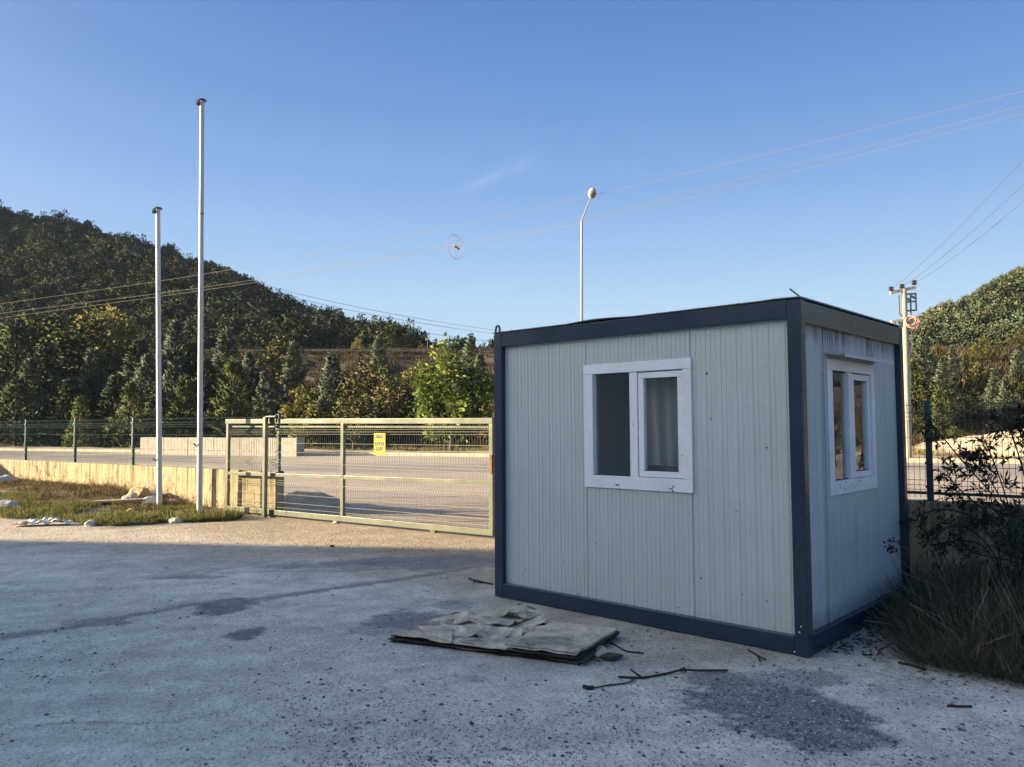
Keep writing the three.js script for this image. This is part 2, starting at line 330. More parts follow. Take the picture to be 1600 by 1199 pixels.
{
  // near edge of the road follows the wall, so the sheet is laid in wall axes and stops at the kerb
  const pos = [], uv = [], col = [], idx = [], nx = 150, ny = 70;
  for (let j = 0; j <= ny; j++) for (let i = 0; i <= nx; i++) {
    const t = lerp(-75, 110, i / nx), a = wallPt(t, .38, 0), fx = a.x, fd = -a.z;
    // walk along N until the kerb
    const s1 = (41 + 0 * 1.105 - .47 * fx - fd) / (N[1] + .47 * N[0]), s = Math.max(.1, s1) * Math.pow(j / ny, 1.5), x = fx + N[0] * s, d = fd + N[1] * s;
    const f = fbm(x * .25 + 5, d * .25 + 5, 4), tar = sstep(.50, .62, fbm(x * .06 + d * .03 + 7, d * .10 + 3, 3) + (x < -14 ? .25 * sstep(-14, -24, x) : -.06) - .02);
    const g1 = sstep(5, .6, s) * .6;
    let c = [lerp(.47, .31, tar), lerp(.40, .29, tar), lerp(.325, .27, tar)]; const k = .86 + f * .28;
    c = [lerp(c[0], .36, g1), lerp(c[1], .28, g1), lerp(c[2], .19, g1)];
    pos.push(x, .004 + (fbm(x * .4, d * .4, 3) - .5) * .05, -d); uv.push(x, d); col.push(c[0] * k, c[1] * k, c[2] * k);
  }
  for (let j = 0; j < ny; j++) for (let i = 0; i < nx; i++) { const a = j * (nx + 1) + i; idx.push(a, a + 1, a + nx + 2, a, a + nx + 2, a + nx + 1); }
  const g = new THREE.BufferGeometry(); g.setAttribute('position', new THREE.Float32BufferAttribute(pos, 3)); g.setAttribute('color', new THREE.Float32BufferAttribute(col, 3)); g.setAttribute('uv', new THREE.Float32BufferAttribute(uv, 2)); g.setIndex(idx); g.computeVertexNormals();
  struct('road', g, M.road, 'wide dusty road beyond the gate');
  strip('gravel_verge', .25, 3.6, .16, M.road, (x, d, q) => [.44, .35, .285], 'pinkish gravel verge behind the far kerb', -140, 90, 1, .4, .22);
  const kerbBits = [];
  for (let x = -140; x < 90; x += 1.0) { const d = 41 - .47 * x, d2 = 41 - .47 * (x + 1); kerbBits.push(bar(W(x + .006, .085, d), W(x + .994, .085, d2), .26, .2)); }
  struct('kerb', kerbBits, std(rgb(.50, .44, .32), .9, { map: T.grit }), 'sunlit pale kerb along the far side of the road');
  strip('upper_road', 51.3, 60, (x, d) => roadTop(x) + .06, M.road, () => [.10, .10, .105], 'road on the embankment top', -160, 110, 2, 2, 0);
}
// hills: surfaces lofted from the upper road to their crest and down behind
function hill(name, crest, footQ, label, shade) {
  const pos = [], col = [], uv = [], idx = [], nu = 90, nv = 40, pts = [];
  for (let i = 0; i <= nu; i++) {
    const k = i / nu * (crest.length - 1), a = Math.min(crest.length - 2, Math.floor(k)), f = k - a, c0 = crest[a], c1 = crest[a + 1];
    const X = lerp(c0[0], c1[0], f), D = lerp(c0[1], c1[1], f), H = lerp(c0[2], c1[2], f), g = footQ(X, D);
    const row = [];
    for (let j = 0; j <= nv; j++) {
      const v = j / nv * 1.5, x = lerp(g[0], X, v), d = lerp(g[1], D, v), b = roadTop(g[0]) - .5;
      const rise = v <= 1 ? Math.sin(v * Math.PI / 2) * .55 + v * .45 : 1 - (v - 1) * (v - 1) * 3.2;
      const h = b + (H - b) * rise + (fbm(x * .02 + 30, d * .02 + 30, 4) - .5) * 8 * Math.min(1, v * 3) * (v > 1 ? 1 : 1 - v * .6);
      row.push([x, h, d]);
      const n = fbm(x * .05 + 3, d * .05 + 3, 4), c = shade(x, d, n, v); pos.push(x, h, -d); uv.push(x, d); col.push(...c);
    }
    pts.push(row);
  }
  for (let i = 0; i < nu; i++) for (let j = 0; j < nv; j++) { const a = i * (nv + 1) + j, b = a + nv + 1; idx.push(a, b, b + 1, a, b + 1, a + 1); }
  const g = new THREE.BufferGeometry(); g.setAttribute('position', new THREE.Float32BufferAttribute(pos, 3)); g.setAttribute('color', new THREE.Float32BufferAttribute(col, 3)); g.setAttribute('uv', new THREE.Float32BufferAttribute(uv, 2)); g.setIndex(idx); g.computeVertexNormals();
  struct(name, g, M.ground, label);
  return (u, v) => { const i = Math.min(nu - 1e-6, Math.max(0, u * nu)), j = Math.min(nv - 1e-6, v / 1.5 * nv), a = Math.floor(i), b = Math.floor(j), fi = i - a, fj = j - b; return [0, 1, 2].map((k) => lerp(lerp(pts[a][b][k], pts[a + 1][b][k], fi), lerp(pts[a][b + 1][k], pts[a + 1][b + 1][k], fi), fj)); };
}
const crestAt = (px, py, d) => { const v = at(px, py, d); return [v.x, d, v.y]; };
const footOf = (X, D) => { const u = X / D, d = (62 * 1.105 + 41) / (1 + .47 * u); return [u * d, d]; };
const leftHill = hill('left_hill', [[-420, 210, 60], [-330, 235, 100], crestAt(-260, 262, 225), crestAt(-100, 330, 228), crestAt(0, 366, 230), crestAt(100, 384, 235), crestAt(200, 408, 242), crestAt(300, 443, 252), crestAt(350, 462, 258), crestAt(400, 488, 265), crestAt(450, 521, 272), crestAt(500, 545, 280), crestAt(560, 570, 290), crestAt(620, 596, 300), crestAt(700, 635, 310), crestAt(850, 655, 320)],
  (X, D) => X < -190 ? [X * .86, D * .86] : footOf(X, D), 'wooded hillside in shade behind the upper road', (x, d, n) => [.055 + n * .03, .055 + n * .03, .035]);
const rightHill = hill('right_hill', [crestAt(1130, 590, 250), crestAt(1300, 580, 225), crestAt(1380, 580, 210), crestAt(1430, 543, 200), crestAt(1480, 507, 192), crestAt(1540, 473, 185), crestAt(1610, 441, 178), crestAt(1720, 402, 170), crestAt(1900, 360, 165), [240, 120, 45], [260, 60, 30]],
  (X, D) => (D > 130 ? footOf(X, D) : [Math.max(90, X * .55), D * .8]), 'sunlit hillside with scrub and a bare grassy patch', (x, d, n) => { const k = sstep(.45, .6, n); return [lerp(.27, .17, k), lerp(.22, .15, k), lerp(.13, .08, k)]; });
{ // a higher hill added outside the picture to keep sun off the left hillside
  const g = new THREE.PlaneGeometry(700, 360, 70, 24); g.rotateX(-Math.PI / 2); const p = g.attributes.position, col = [];
  for (let i = 0; i < p.count; i++) { const x = p.getX(i), z = p.getZ(i), k = Math.max(0, 1 - Math.pow(Math.abs(z) / 180, 2)) * sstep(350, 230, Math.abs(x)); p.setY(i, 215 * k * (.85 + .3 * fbm(x * .01 + 20, z * .01 + 20, 4)) - 3); col.push(.07, .075, .04); }
  g.rotateY(Math.PI / 2); g.translate(-760, 0, -430); g.setAttribute('color', new THREE.Float32BufferAttribute(col, 3)); g.computeVertexNormals();
  struct('added_hill', g, M.ground, 'higher hill added far to the left, out of view, to shade the wooded hillside');
}
// ------------------------------------------------------------------ factory outside the frame that shades the yard, and an added shadow-casting shed
{
  const A = [-46, 10.40], B = [-13, 5.12], H = 7, dx = B[0] - A[0], dz = B[1] - A[1], l = Math.hypot(dx, dz);
  const t = thing('factory_building', 'plain grey factory building left of the yard whose shadow covers it', 'building', W(B[0], 0, B[1]), Math.atan2(dz, dx));
  // local x runs back along the front, local z towards the viewer's side
  const m = std(rgb(.70, .69, .66), .85, { map: T.grit });
  mesh('wall', [bx(-l, 0, 0, H - .35, 0, 30)], m, t); mesh('added_wing', [bx(-2.2, -.01, 0, H - .36, -2.3, -.002)], m, t);  // side block added so the shadow also covers the right-hand fence
  mesh('parapet', [bx(-l - .05, .02, H - .35, H, -.02, 30.05)], M.concrete, t);
  for (let i = 0; i < 5; i++) mesh('window', [bx(-2.5 - i * 5.2, -5 - i * 5.2, 3.6, 5.0, -.03, .02)], M.steel, t);
  mesh('door', [bx(.0, .03, 0, 3.4, 8, 12)], M.steel, t);
}
{
  const a = [-20.7, 20.03], b = [-19.7, 21.25], l = Math.hypot(1.0, 1.22), ux = 1.0 / l, ud = 1.22 / l;  // block added out of view to throw the slanting shadow on the far wall
  const t = thing('added_shed', 'low block shed added out of view left of the yard to shade the wall', 'shed', W(a[0] - ux * 3, 0, a[1] - ud * 3), Math.atan2(ud, ux));
  mesh('wall', [bx(0, 6, 0, 2.05, -2.6, 0)], M.wall, t); mesh('roof', [bx(-.1, 6.1, 2.05, 2.2, -2.7, .02)], M.concrete, t);
}

// ------------------------------------------------------------------ guard cabin
{
  const c = thing('guard_cabin', 'grey ribbed sandwich-panel guard cabin with navy steel frame and two white windows', 'cabin', W(2.03, 0, 5.45), Math.PI - .745);
  const L = 3.0, D = 2.33, H = 2.50, TB = 2.365, BR = .134;
  const front = (u, v, w) => [u, v, -w], side = (u, v, w) => [-w, v, u];
  const mb = (map, u0, u1, v0, v1, w0, w1, r = 0) => { const p = map(u0, v0, w0), q = map(u1, v1, w1); return bx(Math.min(p[0], q[0]), Math.max(p[0], q[0]), Math.min(p[1], q[1]), Math.max(p[1], q[1]), Math.min(p[2], q[2]), Math.max(p[2], q[2]), r); };
  for (const [x, z] of [[0, 0], [1, 0], [0, 1], [1, 1]]) mesh('corner_post', [bx(x ? L - .10 : 0, x ? L : .10, .0, H - .006, z ? D - .08 : 0, z ? D : .08, .007)], M.navy, c);
  // top beams and floor rails butt between the posts, a few millimetres behind their faces
  mesh('top_beam', [bx(.10, L - .10, TB, H, .003, .075, .006)], M.navy, c);
  // dusty navy with the grazing reflection painted into its colour, short-side beam and post
  const dustySheen = std(rgb(.120, .112, .104), .5, { map: T.paint, roughnessMap: T.paintRough });
  mesh('top_beam', [bx(.003, .095, TB - .03, H - .01, .08, D - .08, .006)], dustySheen, c);
  mesh('post_sheen', [bx(-.0022, .004, .16, H - .012, .010, .076)], dustySheen, c);  // thin added plate that carries the reflected tone of the post side
  mesh('top_beam', [bx(.10, L - .10, TB, H, D - .075, D - .003, .006)], M.navy, c);
  mesh('top_beam', [bx(L - .095, L - .003, TB - .03, H - .01, .08, D - .08, .006)], M.navy, c);
  mesh('floor_rail', [bx(.10, L - .10, .006, BR, .002, .10, .006)], M.navy, c);
  mesh('floor_rail', [bx(.002, .10, .006, BR + .006, .08, D - .08, .006)], M.navy, c);
  mesh('floor_rail', [bx(.10, L - .10, .006, BR, D - .10, D - .002, .006)], M.navy, c);
  mesh('floor_rail', [bx(L - .10, L - .002, .006, BR + .006, .08, D - .08, .006)], M.navy, c);
  // ribbed panels
  const r = mulberry(12);
  function rib(map, u0, u1, v0, v1, w, pitch = .0425) {
    const us = [], ws = [], nb = Math.ceil((u1 - u0) / pitch);
    for (let i = 0; i < nb; i++) { const a = u0 + i * pitch, k = i % 3 ? (i % 3 === 1 ? .0016 : .0024) : .0034; for (const [o, z] of [[.003, 0], [.0305, 0], [.0335, -k], [.0385, -k], [.0415, 0]]) if (a + o < u1 - .003) { us.push(a + o); ws.push(z); } }
    us.unshift(u0); ws.unshift(-.003); us.push(u1); ws.push(-.003);
    const pos = [], uv = [];
    for (let i = 0; i + 1 < us.length; i++) {
      const q = [[us[i], v0, w + ws[i]], [us[i + 1], v0, w + ws[i + 1]], [us[i + 1], v1, w + ws[i + 1]], [us[i], v1, w + ws[i]]];
      for (const k of [0, 1, 2, 0, 2, 3]) { pos.push(...map(...q[k])); uv.push(q[k][0], q[k][1]); }
    }
    const g = new THREE.BufferGeometry(); g.setAttribute('position', new THREE.Float32BufferAttribute(pos, 3)); g.setAttribute('uv', new THREE.Float32BufferAttribute(uv, 2)); g.computeVertexNormals(); return g;
  }
  const inner = std(rgb(.80, .80, .77), .6, { map: T.panel });
  const PW = -.055, BW = -.095;                            // outer and inner skin
  const panel = (map, mat, pieces) => { for (const [u0, u1, v0, v1] of pieces) mesh('wall_panel', [rib(map, u0, u1, v0, v1, PW), mb(map, u0, u1, v0, v1, BW, PW - .006)], mat, c); };
  panel(front, M.panel, [[.095, .907, BR - .005, TB + .02]]);
  panel(front, M.panel, [[.911, 1.93, BR - .005, 1.13], [.911, 1.93, 2.09, TB + .02]]);
  panel(front, M.panel, [[1.934, L - .095, BR - .005, TB + .02]]);
  // side skin carries the dark runs and grey film of dirt under the beam and below the window
  const dirty = tex(1024, 1024, (u, v) => {
    const x = u * 2.4, y = v * 2.5;
    const a = fbm(u * 40, v * 3, 4, 64, 151), b = fbm(u * 8, v * 8, 4, 8, 153), s = fbm(u * 120, v * 4, 3, 120, 157);
    let k = .92 + (a - .5) * .14 + (b - .5) * .10;
    const run = (x0, w0, y0, str) => str * Math.exp(-Math.pow((x - x0) / w0, 2)) * sstep(y0, 2.3, y) * sstep(.30, .6, s);
    k -= run(.70, .14, 2.02, .62) + run(.96, .10, 2.1, .5) + run(1.58, .13, 1.98, .62) + run(1.36, .09, 2.1, .35) + run(.42, .10, 2.1, .3) + run(1.95, .2, 2.16, .4);
    k -= sstep(2.20, 2.30, y + (s - .5) * .12) * .22;
    k -= sstep(.5, .75, s) * .10 * sstep(1.06, .9, y) * (x > .5 && x < 1.7 ? 1 : .3);
    k -= sstep(.30, .16, y + (s - .5) * .22) * .28;
    const c1 = Math.exp(-Math.pow((x - .50) / .022, 2)) * .28 * (y < 2.0 ? 1 : .3) * (.5 + a); k -= c1;
    k = Math.max(.12, k); return [k, k * .985, k * .95];
  });
  dirty.repeat.set(1 / 2.4, 1 / 2.5);
  const sideMat = std(rgb(.55, .575, .56), .55, { map: dirty });
  panel(side, sideMat, [[.075, .555, BR, TB]]);
  panel(side, sideMat, [[.559, 1.648, BR, 1.12], [.559, 1.648, 2.07, TB]]);
  panel(side, sideMat, [[1.652, D - .075, BR, TB]]);
  mesh('seam_cover', [mb(side, .536, .562, BR + .004, TB - .03, PW, PW + .010, .003)], sideMat, c);
  // the two far walls: ribbed inside too
  for (const [a, b, e] of [[.09, .85, BR], [1.75, L - .09, BR], [.85, 1.75, 2.12]]) mesh('wall_panel', [rib((u, v, w) => [u, v, D + w - .10], a, b, e, TB, -.0), bx(a, b, e, TB, D - .095, D - .055)], inner, c);
  { const d = mesh('door', [bx(.852, .93, BR, 2.118, D - .10, D - .03, .004), bx(1.67, 1.748, BR, 2.118, D - .10, D - .03, .004), bx(.93, 1.67, 2.04, 2.118, D - .10, D - .032, .004), bx(.93, 1.67, BR, .42, D - .10, D - .032, .004)], M.upvc, c);  // unseen glazed door added to let daylight into the cabin
    mesh('glass_pane', clean(new THREE.PlaneGeometry(.744, 1.624).translate(1.30, 1.23, D - .06)), M.glass, d); mesh('handle', [bx(.88, .90, 1.05, 1.20, D - .03, D + .02, .004)], M.steel, d); }
  for (const [a, b, e, f] of [[.09, .31, BR, TB], [1.34, D - .09, BR, TB], [.31, 1.34, BR, 1.12], [.31, 1.34, 2.07, TB]]) mesh('wall_panel', [rib((u, v, w) => [L + w - .10, v, u], a, b, e, f, -.0), bx(L - .095, L - .055, e, f, a, b)], inner, c);
  mesh('floor', [bx(.09, L - .09, .06, .13, .09, D - .09)], M.wood, c);
  mesh('ceiling', [bx(.08, L - .08, TB + .03, TB + .07, .08, D - .08)], inner, c);
  // roof sheet with a rippled edge
  {
    const pos = [], uv = [], idx = [], nx = 60, ny = 16;
    for (const top of [1, 0]) for (let j = 0; j <= ny; j++) for (let i = 0; i <= nx; i++) {
      const x = -.004 + (L + .008) * i / nx, z = -.006 + (D + .012) * j / ny, e = Math.exp(-z / .25);
      const wob = (.009 * Math.sin(i / nx * 9.2 + 2.6) + .005 * Math.sin(i / nx * 23 + .4)) * e * sstep(0, 6, i) * sstep(nx, nx - 6, i);
      pos.push(x, H + .002 + Math.max(0, wob) + (top ? .010 : 0) + .03 * Math.sin(j / ny * Math.PI) * Math.sin(i / nx * Math.PI), z); uv.push(x, z);
    }
    const o = (nx + 1) * (ny + 1), w = nx + 1;
    for (let j = 0; j < ny; j++) for (let i = 0; i < nx; i++) { const a = j * w + i; idx.push(a, a + w, a + w + 1, a, a + w + 1, a + 1, a + o, a + o + w + 1, a + o + w, a + o, a + o + 1, a + o + w + 1); }
    for (let i = 0; i < nx; i++) for (const b of [0, ny * w]) { const a = b + i; idx.push(a, a + 1, a + o + 1, a, a + o + 1, a + o); }
    for (let j = 0; j < ny; j++) for (const b of [0, nx]) { const a = j * w + b; idx.push(a, a + w, a + o + w, a, a + o + w, a + o); }
    const g = new THREE.BufferGeometry(); g.setAttribute('position', new THREE.Float32BufferAttribute(pos, 3)); g.setAttribute('uv', new THREE.Float32BufferAttribute(uv, 2)); g.setIndex(idx); g.computeVertexNormals();
    mesh('roof_sheet', g, std(rgb(.30, .32, .33), .45, { metalness: .3, map: T.galv }), c);
  }
  { const sc = []; for (let i = 0; i < 9; i++) sc.push(new THREE.CylinderGeometry(.005, .007, .008, 6).translate(.2 + i * .32 + .04 * Math.sin(i * 5), H + .018, .03)); tiny(mesh('roof_screws', sc, M.steel, c)); }
  mesh('lifting_eye', [tube([[2.992, 2.47], [2.990, 2.53], [2.975, 2.572], [2.950, 2.572], [2.938, 2.54], [2.945, 2.48]].map(([x, y]) => new THREE.Vector3(x, y, .02)), .0105, 20, 8)], M.steel, c);
  mesh('bent_plate', [bar(new THREE.Vector3(.012, H - .03, .05), new THREE.Vector3(.010, H + .01, .045), .05, .006), bar(new THREE.Vector3(.010, H + .008, .045), new THREE.Vector3(.075, H + .075, .01), .03, .006)], M.steel, c);
  mesh('post_joint', [mb(side, .004, .076, TB - .012, TB - .006, -.001, .0025)], M.navyGap, c);
  // windows
  function window_(map, u0, u1, v0, v1, flip) {
    const u = (a) => flip ? u0 + u1 - a : a;             // described for the front, mirrored on the side
    const B = (a, b, ...k) => mb(map, Math.min(u(a), u(b)), Math.max(u(a), u(b)), ...k);
    const i0 = u0 + .078, i1 = u1 - .098, j0 = v0 + .105, j1 = v1 - .085, m0 = u0 + .508, m1 = u0 + .586, F = PW;
    const w = mesh('window', [
      B(u0, u1, v0, j0, F - .05, F + .020, .005), B(u0, u1, j1, v1, F - .05, F + .020, .005),
      B(u0, i0, j0, j1, F - .05, F + .0195, .005), B(i1, u1, j0, j1, F - .05, F + .0195, .005)], M.upvc, c);
    mesh('mullion', [B(m0, m1, j0, j1, F - .045, F + .008, .005)], M.upvc, w);
    const s0 = i0 + .004, s1 = m0 - .006, sf = .052;
    mesh('sash', [B(s0, s1, j0 + .004, j0 + sf, F - .045, F + .003, .004), B(s0, s1, j1 - sf - .006, j1 - .008, F - .045, F + .003, .004), B(s0, s0 + sf, j0 + sf, j1 - sf - .006, F - .045, F + .0025, .004), B(s1 - sf, s1, j0 + sf, j1 - sf - .006, F - .045, F + .0025, .004)], M.upvc, w);
    tiny(mesh('gasket', [B(s0 + sf, s1 - sf, j0 + sf, j0 + sf + .006, F - .03, F - .012), B(s0 + sf, s1 - sf, j1 - sf - .012, j1 - sf - .006, F - .03, F - .012), B(m1, i1, j1 - .007, j1, F - .03, F - .018), B(m1, i1, j0, j0 + .006, F - .03, F - .018), B(s0 - .003, s1 + .004, j1 - .008, j1 - .001, F - .04, F - .004), B(s1, m0, j0, j1, F - .04, F - .012)], M.gasket, w));
    const pane = (a, b, e, f, d) => {
      const p = [[u(a), e], [u(b), e], [u(b), f], [u(a), f]].map(([x, y]) => map(x, y, d)), g = new THREE.BufferGeometry();
      g.setAttribute('position', new THREE.Float32BufferAttribute([0, 1, 2, 0, 2, 3].flatMap((k) => p[k]), 3)); g.computeVertexNormals(); mesh('glass_pane', clean(g), M.glass, w);
    };
    pane(m1 - .004, i1 + .004, j0 - .004, j1 + .004, F - .026); pane(s0 + sf - .004, s1 - sf + .004, j0 + sf - .004, j1 - sf, F - .021);
    return w;
  }
  const w1 = window_(front, .892, 1.948, 1.080, 2.137, false), w2 = window_(side, .578, 1.628, 1.068, 2.112, true);
  window_((u, v, w) => [L + w, v, u], .298, 1.352, 1.068, 2.112, false);  // unseen third window added to brighten the interior
  { // drain slots, droppings and specks on the lower frame of the front window
    const bits = []; for (const [u, v, a, b] of [[1.60, 1.112, .02, .005], [1.085, 1.106, .018, .004], [1.07, 1.088, .007, .006], [1.065, 1.123, .006, .006], [.98, 1.37, .004, .004], [1.44, 1.62, .004, .004]]) bits.push(mb(front, u - a, u + a, v - b, v + b, PW + .018, PW + .0215));
    tiny(mesh('drain_slot', bits, M.gasket, w1));
    const b2 = []; for (let i = 0; i < 26; i++) { const u = .72 + r() * .82, v = 1.10 + r() * .06; b2.push(mb(side, u, u + .003 + r() * .008, v, v + .003 + r() * .005, PW + .019, PW + .0218)); }
    tiny(mesh('dirt_specks', b2, M.twig, w2));
  }
  // things seen through the front window
  mesh('curtain', (() => { const g = new THREE.PlaneGeometry(.50, .92, 60, 20), p = g.attributes.position; for (let i = 0; i < p.count; i++) { const x = p.getX(i), y = p.getY(i); p.setZ(i, .025 * Math.sin(x * 46 + Math.sin(y * 3) * .8) + .02 * Math.sin(x * 17)); } g.rotateY(Math.PI); g.translate(1.27, 1.73, .30); g.computeVertexNormals(); return clean(g.toNonIndexed()); })(), new THREE.MeshPhysicalMaterial({ color: rgb(.52, .51, .48), roughness: .9, side: THREE.DoubleSide, transmission: .3, thickness: 0 }), c);
  // drip awning above the side window
  mesh('drip_awning', [(() => { const g = new THREE.BufferGeometry(), o = [], y0 = 2.142, y1 = 2.128, w0 = PW - .002, w1_ = PW + .165, th = .014; const P = (u, v, w) => side(u, v, w); const A = [P(.535, y0, w0), P(1.675, y0, w0), P(1.675, y1, w1_), P(.535, y1, w1_)], Bm = A.map(([x, y, z]) => [x, y + th, z]); const f = (a, b, c2, d) => o.push(...a, ...b, ...c2, ...a, ...c2, ...d); f(A[0], A[1], A[2], A[3]); f(Bm[0], Bm[3], Bm[2], Bm[1]); for (let i = 0; i < 4; i++) { const j = (i + 1) % 4; f(A[i], Bm[i], Bm[j], A[j]); } g.setAttribute('position', new THREE.Float32BufferAttribute(o, 3)); g.computeVertexNormals(); return clean(g); })(), mb(side, .535, 1.675, 2.112, 2.141, PW + .160, PW + .1645)], std(rgb(.62, .62, .60), .5, { map: T.paint }), c);
  // rivets and fly specks on the front skin
  const rv = []; for (const [px, py] of [[1104, 584], [903, 929], [880, 876], [853, 908], [972, 905], [1095, 904], [1160, 930], [1198, 940], [1060, 950], [1150, 800], [1198, 700], [930, 850], [820, 890], [1110, 655]]) {
    const q = ray(px, py), t = (() => { const ox = 0 - 2.03, od = 0 - 5.45, n = [Math.sin(.745), Math.cos(.745)]; return (-.05 * -1 - (ox * n[0] + od * n[1])) / (q[0] * n[0] + q[2] * n[1]); })();
    const x = q[0] * t - 2.03, d = q[2] * t - 5.45, u = -x * Math.cos(.745) + d * Math.sin(.745), v = EYE + q[1] * t, s = px === 1104 ? .009 : .0045 + r() * .003;
    rv.push(new THREE.SphereGeometry(s, 6, 4).scale(1, 1, .5).translate(u, v, .054));
  }
  for (const v of [.30, .62, 1.0, 1.4, 1.85, 2.2]) { rv.push(new THREE.SphereGeometry(.005, 6, 4).translate(2.95, v, -.001)); }
  tiny(mesh('rivet', rv, M.gasket, c));
  tiny(mesh('bolt', [new THREE.SphereGeometry(.007, 6, 5).translate(.062, .17, -.001), new THREE.SphereGeometry(.006, 6, 5).translate(.10, .03, -.001), new THREE.SphereGeometry(.005, 6, 5).translate(.05, .21, -.001)], M.white, c));
  mesh('dent_crease', [tube([[1.66, 1.325], [1.72, 1.318], [1.79, 1.327], [1.86, 1.312], [1.95, 1.318], [2.04, 1.306], [2.12, 1.309], [2.20, 1.30]].map(([u, v]) => new THREE.Vector3(-PW, v, u)), .0035, 24, 5)], sideMat, c);
}

// ------------------------------------------------------------------ wall, fences
{
  const w = thing('boundary_wall', 'long sunlit board-marked concrete wall left of the sliding gate', 'wall', wallPt(0, 0, 0), WALL_TURN);
  mesh('wall_body', [bx(5.10, 34, -.15, .80, .15, .345, .012)], M.wall, w);
  const w2 = thing('boundary_wall', 'shaded concrete wall behind the bushes right of the cabin', 'wall', wallPt(0, 0, 0), WALL_TURN);
  mesh('wall_body', [bx(-24, -.7, -.15, .80, .15, .345, .012), bx(-24, -.7, .60, .655, .135, .149)], M.wall, w2);
}
function fence(label, posts, y0, kinkR) {
  const f = thing('mesh_fence', label, 'fence', wallPt(0, 0, 0), WALL_TURN);
  for (const t of posts) {
    const p = mesh('post', [bx(t - .03, t + .03, .80, 1.845, .215, .275, .006), bx(t - .06, t + .06, .80, .808, .19, .30)], M.teal, f);
    mesh('post_cap', [bx(t - .033, t + .033, 1.845, 1.857, .212, .278, .004)], M.teal, p);
    const cl = []; for (const y of [.95, 1.2, 1.47, 1.73]) cl.push(bx(t - .036, t + .036, y - .014, y + .014, .198, .216, .004));
    tiny(mesh('clip', cl, M.teal, p));
  }
  for (let i = 0; i + 1 < posts.length; i++) {
    const w = new Wires(), a = Math.min(posts[i], posts[i + 1]) + .035, b = Math.max(posts[i], posts[i + 1]) - .035, z = .205;
    const kx = (y) => z - (y > 1.64 && y < 1.73 ? .03 : y > .92 && y < 1.02 ? .03 : 0);
    for (const y of [1.81, 1.73, 1.64, 1.47, 1.16, 1.02, .92]) w.line([new THREE.Vector3(a, y, z), new THREE.Vector3(b, y, z)], kinkR);
    for (const y of [1.685, .97]) w.line([new THREE.Vector3(a, y, z - .03), new THREE.Vector3(b, y, z - .03)], kinkR);
    const n = Math.round((b - a) / .052);
    for (let k = 0; k <= n; k++) { const t = lerp(a, b, k / n); w.line([[.835, 0], [.92, 0], [.97, 1], [1.02, 0], [1.64, 0], [1.685, 1], [1.73, 0], [1.838, 0]].map(([y, s]) => new THREE.Vector3(t, y, z - s * .03 - .004)), kinkR * .9); }
    mesh('mesh_panel', w.geo(), M.tealWire, f);
    if (posts[0] < 0) mesh('lower_rail', [bx(a - .0, b + .0, .868, .898, .222, .268, .003)], M.teal, f);
  }
}
fence('dark green welded mesh fence standing on the sunlit left wall', [5.14, 7.63, 10.22, 12.87, 15.51, 18.1, 20.7, 23.3], 0, .0030);
fence('dark green welded mesh fence on the shaded wall right of the cabin', [-.85, -3.2, -5.58, -8.1, -10.7, -13.3], 0, .0028);

